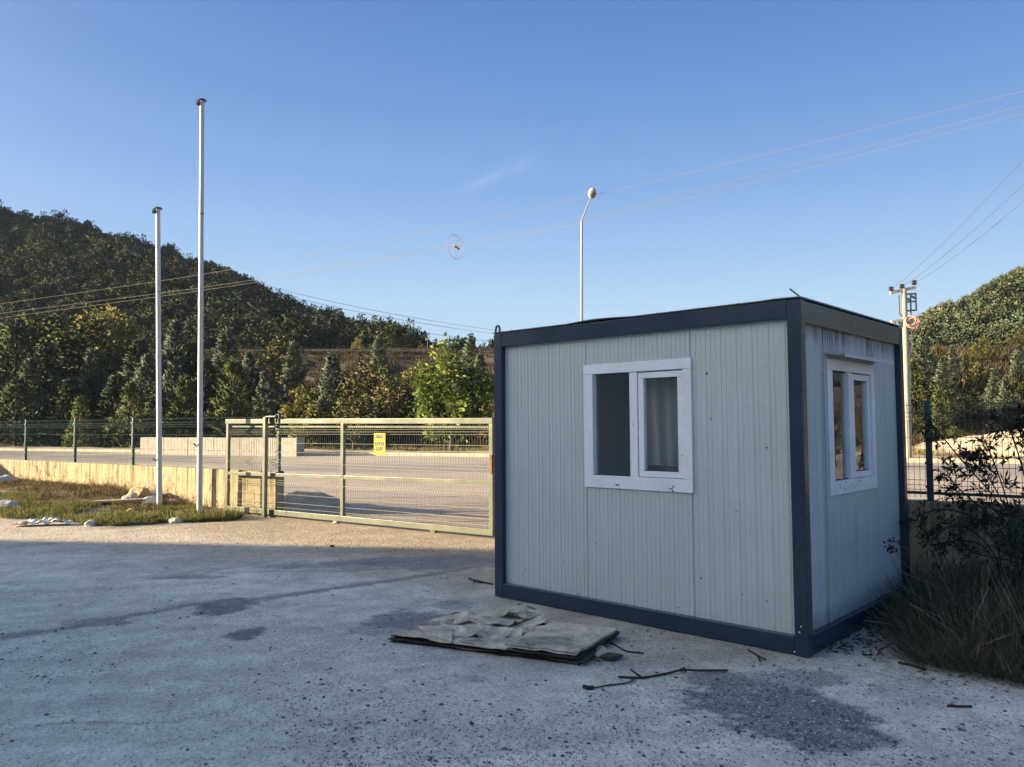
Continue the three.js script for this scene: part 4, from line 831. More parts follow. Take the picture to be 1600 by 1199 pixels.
// tufts and undergrowth
function tuft(seed, n, h, spread, lean, wid, cols) {
  const r = mulberry(seed), L = new Leaves();
  for (let i = 0; i < n; i++) { const a = r() * 6.283, k = Math.sqrt(r()) * spread, d = new THREE.Vector3(Math.cos(a) * lean * (.3 + r()), 1, Math.sin(a) * lean * (.3 + r())).normalize(); L.leaf(new THREE.Vector3(Math.cos(a) * k, -.01, Math.sin(a) * k), d, perp(d, r), h * (.45 + .6 * r()), wid * (.6 + .8 * r()), jit(cols[Math.floor(r() * cols.length)], r, .3), .15); }
  return L.geo();
}
function scatter(name, geo, mat, list, label) {           // list of [x, y, z, scale, turn, stretch, tint]
  const m = new THREE.InstancedMesh(geo, mat, list.length), q = new THREE.Quaternion(), e = new THREE.Euler(), M4 = new THREE.Matrix4(), c = new THREE.Color();
  list.forEach(([x, y, z, s, a, st = 1, t = 1, tx = 0, tz = 0], i) => { M4.compose(new THREE.Vector3(x, y, z), q.setFromEuler(e.set(tx, a, tz)), new THREE.Vector3(s, s * st, s)); m.setMatrixAt(i, M4); m.setColorAt(i, c.setRGB(t, t, t)); });
  m.name = numbered(name); m.userData = { kind: 'stuff', label }; m.castShadow = m.receiveShadow = true; scene.add(m); return m;
}
const greenG = [[.12, .150, .036], [.18, .19, .055], [.27, .225, .10]], dryG = [[.26, .20, .10], [.20, .15, .08], [.15, .11, .06], [.30, .25, .14]];
{
  const r = mulberry(404), green = [], dry = [], weeds = [];
  const gTuft = tuft(1, 64, .17, .13, .8, .010, greenG), dTuft = tuft(2, 50, .22, .14, 1.2, .006, dryG);
  for (let i = 0; i < 5200; i++) {
    const t = 5.25 + Math.pow(r(), 1.1) * 14, front = table([[5.25, .95], [5.7, 1.7], [6.2, 2.5], [8.5, 2.9], [12, 3.3], [19, 3.6]], t), back0 = table([[4.9, .75], [6, .6], [7, .3], [8, .05]], t), p = back0 + r() * (front - back0), v = wallPt(t, .15 - p, 0), x = v.x, d = -v.z, y = mound(t, p);
    const n = fbm(x * 1.4 + 4, d * 1.4 + 4, 3), back = 1 - p / front;
    if (r() < .22 + (n < .44 ? .62 : 0) + .35 * sstep(6.5, 5.3, t)) continue;
    const wantDry = back * .8 + (n - .5) * 1.6 + (t < 7.4 ? -.2 : 0) > .40;
    (wantDry ? dry : green).push([x, y, v.z, (.5 + .6 * r()) * (wantDry ? .76 : lerp(1.05, .7, r())) * (r() < .12 ? 1.6 : 1), r() * 6.28, .7 + .6 * r(), .75 + .5 * r()]);
  }
  scatter('grass', gTuft, M.softLeaf, green, 'green weeds and grass growing in front of the sunlit wall');
  scatter('dry_grass', dTuft, M.leaf, dry, 'dry brown grass at the foot of the sunlit wall');
  // tall dead stalks with small seed heads, seen against the wall
  const L = new Wires(), S = new Leaves();
  for (let i = 0; i < 130; i++) {
    const t = 5.0 + r() * 11, p = .06 + Math.pow(r(), 1.5) * 1.0, o = wallPt(t, .15 - p, mound(t, p)), h = (.15 + .5 * Math.pow(r(), 2)), d = new THREE.Vector3((r() - .5) * .7, 1, (r() - .5) * .7).normalize(), m = o.clone().addScaledVector(d, h * .55), e = m.clone().addScaledVector(d.clone().add(new THREE.Vector3((r() - .5) * .5, 0, (r() - .5) * .5)).normalize(), h * .5);
    L.line([o, m, e], .0025);
    for (let k = 0; k < 3 + r() * 5; k++) { const f = m.clone().lerp(e, r()).addScaledVector(rv(r), .05), dd = rv(r); S.leaf(f, dd, perp(dd, r), .014 + .02 * r(), .012, jit([.11, .08, .05], r), .3); L.line([m.clone().lerp(e, .4), f], .0016); }
  }
  const st = tag(mesh('dead_stalks', L.geo(), std(rgb(.23, .17, .09), .9)), 'thin dead weed stalks standing against the sunlit wall', undefined, null, 'stuff');
  mesh('seed_heads', S.geo(), M.leaf, st);
}
{ // verge grass, ditch weeds and shrubs at the foot of the embankment
  const r = mulberry(505), g = [], b = [], dgr = [], gT = tuft(3, 50, .34, .4, .6, .03, greenG), dT = tuft(4, 50, .55, .4, .6, .03, dryG);
  const bush = kinds.bush[0].crown;
  for (let i = 0; i < 9000; i++) { const x = -75 + r() * 125, q = 3.4 + r() * 10.5, d = q * 1.105 + 41 - .47 * x; if (d < 26) continue; const n = fbm(x * .16 + 2, d * .16 + 2, 3); (n > .44 || q < 4 && r() < .3 ? g : dgr).push([x, land(x, d) - .03, -d, .6 + .6 * r(), r() * 6.28, .6 + .6 * r(), .8 + .5 * r()]); }
  for (let i = 0; i < 7000; i++) { const x = -95 + r() * 170, q = 14 + r() * 37, d = q * 1.105 + 41 - .47 * x; if (d < 20) continue; dgr.push([x, land(x, d) - .05, -d, .9 + 1.0 * r(), r() * 6.28, .6 + .7 * r(), .22 + .28 * r()]); }
  for (let i = 0; i < 420; i++) { const x = -85 + Math.pow(r(), .8) * 100, q = 15 + r() * 14, d = q * 1.105 + 41 - .47 * x; b.push([x, land(x, d) - .2, -d, 1.1 + 1.6 * r(), r() * 6.28, .8 + .5 * r(), .42 + .4 * r()]); }
  for (let i = 0; i < 120; i++) { const x = 15 + r() * 50, q = 15 + r() * 34, d = q * 1.105 + 41 - .47 * x; if (d < 25) continue; b.push([x, land(x, d) - .2, -d, .7 + 1.1 * r(), r() * 6.28, .8 + .5 * r(), .6 + .5 * r()]); }
  for (let i = 0; i < 160; i++) { const x = -90 + r() * 150, q = 47 + r() * 5 + (r() < .4 ? 13 : 0), d = q * 1.105 + 41 - .47 * x; b.push([x, land(x, d) - .3, -d, .5 + .7 * r(), r() * 6.28, .9, .7 + .6 * r()]); }
  scatter('verge_grass', gT, M.leaf, g, 'green grass on the verge beyond the road');
  scatter('embankment_grass', dT, M.leaf, dgr, 'dry grass on the verge and the embankment slope');
  scatter('undergrowth', bush, M.leaf, b, 'dark low shrubs between the trees on the embankment');
}
{ // hillside woods: far off, reading as one mass
  const lo = (s, o) => broadleaf(s, { clumps: 46, per: 42, leafL: .062, leafW: .050, clump: .115, rx: .46, ry: .42, cy: .56, ...o }).crown;
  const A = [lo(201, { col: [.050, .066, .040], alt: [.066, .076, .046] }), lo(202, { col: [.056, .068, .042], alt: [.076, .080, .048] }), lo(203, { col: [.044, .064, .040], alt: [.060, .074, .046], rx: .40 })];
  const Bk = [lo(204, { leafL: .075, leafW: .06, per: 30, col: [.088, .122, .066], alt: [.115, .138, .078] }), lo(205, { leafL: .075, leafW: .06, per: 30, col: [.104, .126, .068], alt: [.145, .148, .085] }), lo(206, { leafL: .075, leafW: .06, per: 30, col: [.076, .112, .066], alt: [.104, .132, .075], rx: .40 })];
  const r = mulberry(606), la = [[], [], []], lb = [[], [], []];
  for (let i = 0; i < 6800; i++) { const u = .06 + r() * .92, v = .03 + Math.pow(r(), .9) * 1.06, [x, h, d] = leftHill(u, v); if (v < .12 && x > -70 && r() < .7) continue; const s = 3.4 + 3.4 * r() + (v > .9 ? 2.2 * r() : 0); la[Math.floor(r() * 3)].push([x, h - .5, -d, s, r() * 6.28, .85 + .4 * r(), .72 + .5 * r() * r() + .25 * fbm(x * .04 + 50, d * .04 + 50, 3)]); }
  for (let i = 0; i < 8500; i++) {
    const u = .1 + r() * .88, v = .02 + r() * 1.05, [x, h, d] = rightHill(u, v);
    // the grassy opening below the crest
    const px = 800 + FPX * x / d, e = (h - EYE) / d, py = 599.5 + FPX * (Math.tan(PITCH) - e) - (px - 800) * .0053;
    const bareK = Math.exp(-Math.pow((px - 1585) / 95, 2)) * Math.exp(-Math.pow((py - (478 - (px - 1570) * .24)) / (py > 478 - (px - 1570) * .24 ? 38 : 18), 2));
    if (bareK > .35 && r() < .93) continue;
    const s = 1.5 + 1.9 * r() + (v < .5 ? .8 * r() : 0); lb[Math.floor(r() * 3)].push([x, h - .4, -d, s, r() * 6.28, .8 + .4 * r(), .7 + .6 * r()]);
  }
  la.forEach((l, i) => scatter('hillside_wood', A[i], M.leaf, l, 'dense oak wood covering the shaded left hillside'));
  lb.forEach((l, i) => scatter('hillside_scrub', Bk[i], M.leaf, l, 'scrubby wood covering the sunlit right hillside'));
}

// ------------------------------------------------------------------ far side of the road
{
  const a = ground(230, 709), b = ground(474, 713), l = a.distanceTo(b), turn = Math.atan2(-(a.z - b.z), a.x - b.x);
  const t = thing('concrete_barrier', 'long low pale concrete wall on the far side of the road', 'wall', b, turn);
  const n = 6; for (let i = 0; i < n; i++) mesh('wall_block', [bx(i * l / n + .012, (i + 1) * l / n - .012, -.1, 1.04 + (i % 2) * .012, -.55, .1, .02)], M.concrete, t);
}
function boulder(seed, s, sy = .7, sz = 1, det = 2) {
  const g = new THREE.IcosahedronGeometry(1, det).toNonIndexed(), p = g.attributes.position, v = new THREE.Vector3();
  for (let i = 0; i < p.count; i++) { v.fromBufferAttribute(p, i); const k = .58 + .85 * fbm(v.x * 2.3 + seed * 3.7 + 20, v.y * 2.3 + v.z * 1.7 + seed + 20, 4); p.setXYZ(i, v.x * s * k, Math.max(-.25, v.y) * s * sy * k, v.z * s * sz * k); }
  g.computeVertexNormals(); return boxUV(g);
}
{
  const rock = (name, px, py, s, sy, sz, seed, label, cat, mat = M.rock, h = 0, group) => { const p = ground(px, py, h), [t, o] = toWall(p.x, -p.z); p.y = o < 0 ? yardH(p.x, -p.z) : .02; const m = mesh(name, boulder(seed, s, sy, sz), mat); m.position.copy(p); m.position.y += s * .12; m.rotation.y = seed; tag(m, label, cat, group); return m; };
  const white = std(rgb(.50, .485, .45), .9, { map: T.grit }), orange = std(rgb(.48, .33, .17), .9, { map: T.grit });
  rock('rock', 203, 787, .17, .9, .8, 1, 'whitish rock left of the orange rock in the weeds', 'rock', white, .1);
  rock('rock', 219, 782, .24, .8, .9, 2, 'orange-brown rock in the weeds left of the shorter flagpole', 'rock', orange, .12);
  rock('rock', 239, 781, .17, .5, .8, 3, 'flat grey rock between the orange rock and the shorter flagpole', 'rock', M.rock, .12);
  rock('rock', 234, 792, .19, .8, .9, 4, 'pale rounded rock just left of the shorter flagpole foot', 'rock', white, .06);
  rock('rock', 268, 791, .12, .7, .9, 5, 'small grey stone right of the shorter flagpole foot', 'rock', M.rock, .05);
  rock('rock', 5, 756, .28, .6, .9, 6, 'pale block-like rock at the left picture edge below the wall', 'rock', white, .25);
  rock('rock', 8, 789, .22, .5, 1.3, 7, 'flat white stone low at the left picture edge in the grass', 'rock', white, .1);
  rock('rock', 141, 822, .10, .8, .9, 8, 'small pale stone at the front edge of the grass', 'rock', white);
  rock('rock', 273, 817, .11, .7, .9, 9, 'brown stone at the grass edge below the taller flagpole', 'rock', M.rock);
  rock('rock', 205, 801, .09, .8, .9, 10, 'small orange stone in the grass below the plank', 'rock', orange, .05);
  rock('rubble', 396, 800, .15, .8, .8, 11, 'whitish rubble lump under the left end of the gate', 'rubble', white);
  rock('rubble', 383, 802, .10, .7, .8, 12, 'small rubble lump left of the whitish one under the gate', 'rubble', M.rock);
  rock('rubble', 437, 804, .08, .8, .8, 13, 'small rubble piece right of the gate post foot', 'rubble', M.rock);
  rock('rubble', 525, 818, .06, .6, 1, 14, 'small pale piece under the gate near its middle upright', 'rubble', white);
  rock('rubble', 756, 833, .11, .35, 1.2, 15, 'flat grey stone under the gate beside the cabin', 'rubble', M.rock);
  rock('stone', 519, 856, .035, .7, 1, 16, 'dark lump on the shaded ground in front of the gate', 'stone', M.twig);
  rock('boulder', 50, 697, .95, .7, .8, 17, 'pale boulder across the road behind the second fence post', 'boulder', M.concrete);
  rock('boulder', 36, 697, .55, .8, .8, 18, 'smaller grey boulder left of the pale one across the road', 'boulder', M.rock);
  // crumpled white sheet among the weeds
  { const g = new THREE.PlaneGeometry(.85, .34, 40, 18); g.rotateX(-Math.PI / 2); const p = g.attributes.position; for (let i = 0; i < p.count; i++) { const x = p.getX(i), z = p.getZ(i), k = 1 - Math.pow(Math.abs(x) / .43, 4); p.setY(i, .02 + k * (.24 * Math.abs(fbm(x * 7 + 9, z * 7 + 9, 4) - .38) + .05 * Math.abs(Math.sin(x * 17 + z * 9)))); p.setX(i, x + .05 * fbm(x * 9, z * 20, 3)); } g.computeVertexNormals();
    const q = ground(64, 821), s = mesh('plastic_sheet', clean(g.toNonIndexed()), new THREE.MeshStandardMaterial({ color: rgb(.62, .61, .56), roughness: .55, side: THREE.DoubleSide })); s.position.set(q.x, yardH(q.x, -q.z), q.z); s.rotation.y = .2; tag(s, 'crumpled whitish plastic sheet lying at the grass edge on the left', 'plastic sheet'); }
  { const a = ground(149, 798), b = ground(224, 797); a.y = .17; b.y = .20; tag(mesh('plank', [bar(a, b, .28, .05, .01)], M.wood), 'pale weathered plank lying in the weeds left of the shorter flagpole', 'plank'); }
  // gravel heap across the road at the right and rubble mound behind the gate
  { const heap = (name, px, py, sx, sy, sz, seed, label, mat) => { const g = new THREE.SphereGeometry(1, 40, 16, 0, 6.2832, 0, Math.PI / 2).toNonIndexed(), p = g.attributes.position; for (let i = 0; i < p.count; i++) { const x = p.getX(i), y = p.getY(i), z = p.getZ(i), k = .7 + .6 * fbm(x * 2.4 + seed + 9, z * 2.4 + y + 9, 5); p.setXYZ(i, x * sx * k, y * y * sy * k - .06, z * sz * k); } g.computeVertexNormals(); const q = ground(px, py), m = mesh(name, boxUV(g), mat); m.position.copy(q); m.rotation.y = WALL_TURN; m.userData = { kind: 'structure', label }; };
    heap('gravel_heap', 1560, 708, 5.5, 1.0, 2.2, 3, 'low pale gravel heap across the road at the right', std(rgb(.46, .39, .29), .95, { map: T.grit }));
    heap('gravel_heap', 1660, 712, 6, 1.5, 2.6, 4, 'pale gravel heap across the road beyond the right edge', std(rgb(.46, .39, .29), .95, { map: T.grit }));
    heap('soil_mound', 478, 789, 1.25, .34, .55, 5, 'small rubble and soil mound behind the end of the wall', std(rgb(.37, .32, .26), .95, { map: T.grit })); }
}
{ // guard rail of the upper road, its tiny lamp, and a white roof on the left hill
  const t = thing('guard_rail', 'long dark guard rail along the upper road above the trees', 'guard rail');
  const rail = [], seg = 4, P = (x, y) => { const d = 51.0 * 1.105 + 41 - .47 * x; return W(x, roadTop(x) + y, d); };
  for (let x = -110; x < 70; x += seg) { const a = P(x, .62), b = P(x + seg, .62); rail.push(bar(a, b, .06, .11), bar(a.clone().setY(a.y + .15), b.clone().setY(b.y + .15), .06, .11), bar(a.clone().setY(a.y + .075), b.clone().setY(b.y + .075), .02, .08)); }
  mesh('rail', rail, new THREE.MeshPhysicalMaterial({ color: rgb(.03, .032, .035), roughness: 1, specularIntensity: .1 }), t);
  for (let x = -110; x < 70; x += seg) mesh('post', [bx(x - .06, x + .06, roadTop(x) - .3, roadTop(x) + .6, P(x, 0).z - .15, P(x, 0).z - .03)], M.steel, t);
  const d = 108, b = at(668.5, 552, d), l = thing('road_lamp', 'tiny lamp post on the upper road against the sky', 'lamp post', b), e = at(668, 532, d).sub(b);
  mesh('pole', [rod(new THREE.Vector3(0, -.4, 0), e, .05, .04, 6)], M.steel, l); mesh('lamp_head', [bx(e.x - .26, e.x + .16, e.y - .06, e.y + .34, e.z - .15, e.z + .15, .05)], M.concrete, l);
  const w = at(322, 468, 205), hs = thing('hut', 'small white-roofed hut half hidden in the wood behind the taller flagpole', 'hut', w, .5);
  mesh('roof', [bx(-1.1, 1.1, .3, .42, -1, 1)], M.white, hs); mesh('wall', [bx(-.9, .9, -3, .3, -.8, .8)], M.concrete, hs);
}

// ------------------------------------------------------------------ debris in the yard
const onYard = (px, py, h = 0) => { const g = ground(px, py); const y = yardH(g.x, -g.z); const q = ground(px, py, y + h); q.y = y + h; return q; };
{
  // old canvas sheets, folded and stacked
  const t = thing('canvas_stack', 'stack of folded grey canvas sheets lying in front of the cabin', 'canvas sheets', W(0, 0, 0));
  function sheet(name, c, h0, o = {}) {                   // c: four ground pixels [front left, front right, back right, back left]
    const { th = .012, amp = .02, fr = 3, seed = 1, crease = 0, nx = 44, ny = 30, edge = .03, mat = M.cloth, roll = 0, tilt = [0, 0, 0, 0] } = o;
    const P = c.map(([x, y, hh], i) => { const q = onYard(x, y, 0); q.y += h0 * .8 + (hh || 0); return q; });
    const pos = [], uv = [], idx = [], n = (nx + 1) * (ny + 1);
    for (const top of [1, 0]) for (let j = 0; j <= ny; j++) for (let i = 0; i <= nx; i++) {
      const u = i / nx, v = j / ny, a = P[0].clone().lerp(P[1], u), b = P[3].clone().lerp(P[2], u), q = a.lerp(b, v), e = Math.min(u, 1 - u, v, 1 - v), ex = (fbm(q.x * 2.6 + seed * 5 + 20, q.z * 2.6 + seed + 90, 5) - .5);
      const edgeK = 1 - sstep(0, .12, e); q.x += ex * edge * edgeK * 2.2; q.z += (fbm(q.x * 3 + seed + 50, q.z * 3 + 90, 5) - .5) * edge * edgeK * 2.2;
      const rid = crease ? Math.pow(1 - Math.abs(Math.sin(q.x * crease * 1.1 + q.z * crease * .55 + fbm(q.x * 3 + 9, q.z * 3 + 99, 3) * 5 + seed)), 3) * .5 + Math.pow(1 - Math.abs(Math.sin(q.x * crease * .6 - q.z * crease * 1.2 + fbm(q.x * 2 + 19, q.z * 2 + 99, 3) * 6 + seed)), 4) * .5 : 0;
      q.y += (fbm(q.x * fr + seed * 9 + 30, q.z * fr + 130 + seed, 4) - .45) * amp * 2 + rid * amp * 2.2 + roll * Math.pow(1 - v, 6) - roll * .8 * sstep(.10, 0, v) + (top ? th : 0);
      q.y -= edgeK * th * .3 * (top ? 1 : 0);
      q.y = Math.max(q.y, .001);
      pos.push(q.x, q.y, q.z); uv.push(q.x * 1.1, q.z * 1.1 + seed * .37);
    }
    const w = nx + 1;
    for (let j = 0; j < ny; j++) for (let i = 0; i < nx; i++) { const a = j * w + i; idx.push(a, a + 1, a + w + 1, a, a + w + 1, a + w, a + n, a + n + w + 1, a + n + 1, a + n, a + n + w, a + n + w + 1); }
    for (let i = 0; i < nx; i++) for (const b of [0, ny * w]) { const a = b + i; idx.push(a, a + 1, a + n + 1, a, a + n + 1, a + n); }
    for (let j = 0; j < ny; j++) for (const b of [0, nx]) { const a = j * w + b; idx.push(a, a + w, a + n + w, a, a + n + w, a + n); }
    let g = new THREE.BufferGeometry(); g.setAttribute('position', new THREE.Float32BufferAttribute(pos, 3)); g.setAttribute('uv', new THREE.Float32BufferAttribute(uv, 2)); g.setIndex(idx); g = g.toNonIndexed(); g.computeVertexNormals();
    { const g2 = new THREE.BufferGeometry(); g2.setAttribute('position', new THREE.Float32BufferAttribute(pos, 3)); g2.setAttribute('uv', new THREE.Float32BufferAttribute(uv, 2)); g2.setIndex(idx); g2.computeVertexNormals(); g = g2; }
    return mesh(name, g, mat, t);
  }
  const full = [[610, 1003], [905, 1041], [962, 999], [712, 966]];
  sheet('bottom_sheet', full, .000, { seed: 1, amp: .004, th: .012, edge: .045, mat: M.clothDark });
  sheet('lower_sheet', full.map(([x, y]) => [x + 2, y - 1]), .015, { seed: 2, amp: .006, th: .006, mat: M.cloth, edge: .05 });
  sheet('lower_sheet', full.map(([x, y]) => [x, y]), .025, { seed: 3, amp: .006, th: .009, mat: M.clothDark, edge: .05 });
  sheet('lower_sheet', full.map(([x, y]) => [x + 4, y - 2]), .040, { seed: 4, amp: .008, th: .008, mat: M.clothDark, edge: .05 });
  sheet('left_sheet', [[612, 1003], [806, 1029], [842, 985], [712, 968]], .054, { seed: 5, amp: .008, th: .006, crease: 2.6, edge: .035 });
  sheet('middle_sheet', [[716, 1016], [800, 1028], [872, 988], [740, 992]], .062, { seed: 7, amp: .009, th: .006, crease: 2.5, edge: .02 });
  sheet('top_sheet', [[792, 1027], [900, 1041], [968, 998], [866, 986]], .058, { seed: 16, amp: .005, th: .010, mat: M.clothDark, edge: .02 });
  sheet('top_sheet', [[790, 1026], [898, 1040], [966, 997], [864, 985]], .070, { seed: 6, amp: .006, th: .024, crease: 1.0, edge: .022, roll: .012 });
  sheet('folded_flap', [[664, 1005], [708, 1017], [716, 992], [652, 992]], .062, { seed: 8, amp: .010, th: .018, crease: 4, fr: 5, edge: .03 });
  sheet('crumpled_sheet', [[700, 1001], [806, 1010], [866, 982], [712, 972]], .064, { seed: 9, amp: .026, th: .007, crease: 5, fr: 3.5, edge: .15, nx: 80, ny: 44 });
  sheet('crumpled_sheet', [[722, 990], [800, 996], [842, 979], [730, 972]], .084, { seed: 10, amp: .022, th: .006, crease: 6, fr: 4, edge: .12, nx: 80, ny: 40 });
  sheet('crumpled_sheet', [[752, 984], [812, 988], [842, 976], [760, 970]], .100, { seed: 13, amp: .028, th: .006, crease: 8, fr: 5, edge: .12, nx: 70, ny: 40 });
  sheet('loose_strip', [[906, 1021], [945, 1033], [972, 1029], [930, 1011]], .004, { seed: 11, amp: .012, th: .012, crease: 5, edge: .03 });
  sheet('loose_strip', [[936, 1033], [957, 1036], [974, 1030], [950, 1024]], .02, { seed: 12, amp: .02, th: .02, edge: .02, mat: M.clothDark });
  mesh('strap', [tube([[940, 1001], [955, 1005], [968, 1012], [980, 1018], [1006, 1021]].map(([x, y]) => onYard(x, y, .008)), .006, 24, 5), tube([[898, 1022], [908, 1025], [924, 1030], [938, 1034]].map(([x, y]) => onYard(x, y, .02)), .006, 16, 5)], M.twig, t);
}
{
  const stick = (label, parts, cat = 'stick') => { const m = mesh('stick', parts.map(([pts, r]) => tube(pts.map(([x, y, h = .008]) => onYard(x, y, h)), r, 30, 6)), M.twig); return tag(m, label, cat); };
  stick('long dark forked stick lying on the ground in front of the cabin', [[[[966, 1058, .01], [985, 1059], [1005, 1059], [1040, 1053], [1068, 1047, .02], [1090, 1048, .016], [1137, 1048, .01]], .0075], [[[986, 1047, .04], [996, 1054, .025], [1006, 1060, .01]], .007], [[[1064, 1048, .03], [1068, 1046, .035], [1071, 1048, .02]], .013]]);
  stick('thin bent twig with a frayed end left of the long stick', [[[[914, 1074], [926, 1075], [945, 1072], [970, 1069], [984, 1066], [991, 1060]], .005], [[[912, 1073, .012], [920, 1075, .014], [927, 1075, .01]], .013]], 'twig');
  stick('dark twig on the ground left of the cabin corner', [[[[733, 904], [745, 908, .02], [758, 911], [770, 913]], .010], [[[740, 910], [745, 907, .02], [750, 911]], .008]], 'twig');
  stick('short dark stick on the ground near the lower right corner', [[[[1480, 1103], [1500, 1104], [1519, 1104]], .007]]);
  stick('small twig on the ground by the bottom rail of the cabin', [[[[1168, 1015], [1180, 1022], [1196, 1031]], .006], [[[1183, 1024], [1188, 1033]], .006]], 'twig');
  stick('tiny twig near the cabin wall behind the canvas stack', [[[[823, 947], [830, 950], [836, 952]], .004]], 'twig');
  stick('pale straw-coloured stick at the edge of the right-hand weeds', [[[[1404, 1036], [1425, 1040], [1446, 1047]], .010]]);
}
{ // loose stones on the yard
  const r = mulberry(909), list = [[], []], gs = [boulder(31, 1, .7, .9, 0), boulder(32, 1, .6, 1.1, 0)];
  for (let i = 0; i < 130000 && list[0].length + list[1].length < 34000; i++) {
    const px = -150 + r() * 1900, py = 812 + Math.pow(r(), .75) * 396, g = ground(px, py), d = -g.z, b = bare(g.x, d), n = fbm(g.x * 1.3 + 8, d * 1.3 + 8, 3);
    const [, o] = toWall(g.x, d); if (o > -.4) continue;
    if (r() > .11 + b * .9 + sstep(.46, .66, n) * .45 + (o > -3.5 ? .3 : 0)) continue;
    const big = Math.pow(r(), 3.5), s = (.0026 + .0055 * big) * (.8 + b * .3) + (r() < .02 ? .004 + .007 * r() : 0);
    list[Math.floor(r() * 2)].push([g.x, yardH(g.x, d) + s * .15, g.z, s, r() * 6.28, .8, r() < (b > .4 ? .6 : .85) ? .14 + .3 * r() : .8 + .5 * r()]);
  }
  list.forEach((l, i) => scatter('gravel', gs[i], std(rgb(.42, .40, .38), .95), l, 'scattered small stones on the yard pavement'));
}
// ------------------------------------------------------------------ bushes and dry grass right of the cabin
function willowShrub(name, label, stems, seed, leafLen, dens, cols, stemMat = M.twig) {
  const r = mulberry(seed), b = stems[0][0], t = thing(name, label, 'shrub', new THREE.Vector3(b.x, 0, b.z)), L = new Leaves(), S = [];
  for (const pts of stems) {
    const cv = new THREE.CatmullRomCurve3(pts.map((p) => p.clone().sub(t.position))), len = cv.getLength();
    S.push(new THREE.TubeGeometry(cv, 24, .006 + .002 * r(), 5).toNonIndexed());
    const n = Math.floor(len * dens);
    for (let i = 0; i < n; i++) {
      const k = .22 + .78 * Math.sqrt(r()), o = cv.getPoint(k), tg = cv.getTangent(k), tw = perp(tg, r).addScaledVector(tg, .8).normalize(), l = .10 + .22 * r() * (1 - k * .6), e = o.clone().addScaledVector(tw, l); e.y -= l * .15;
      S.push(rod(o, e, .0024, .0012, 4, false));
      const m = 5 + Math.floor(r() * 7);
      for (let j = 0; j < m; j++) { const q = o.clone().lerp(e, .25 + .75 * r()), d = tw.clone().multiplyScalar(.6).addScaledVector(rv(r), .8).add(new THREE.Vector3(0, -.15, 0)).normalize(); L.leaf(q, d, perp(d, r), leafLen * (.55 + .8 * r()), leafLen * .26 * (.7 + .6 * r()), jit(cols[Math.floor(r() * cols.length)], r, .3), .2); }
    }
  }
  mesh('stems', S, stemMat, t); mesh('leaves', L.geo(), M.leaf, t); return t;
}
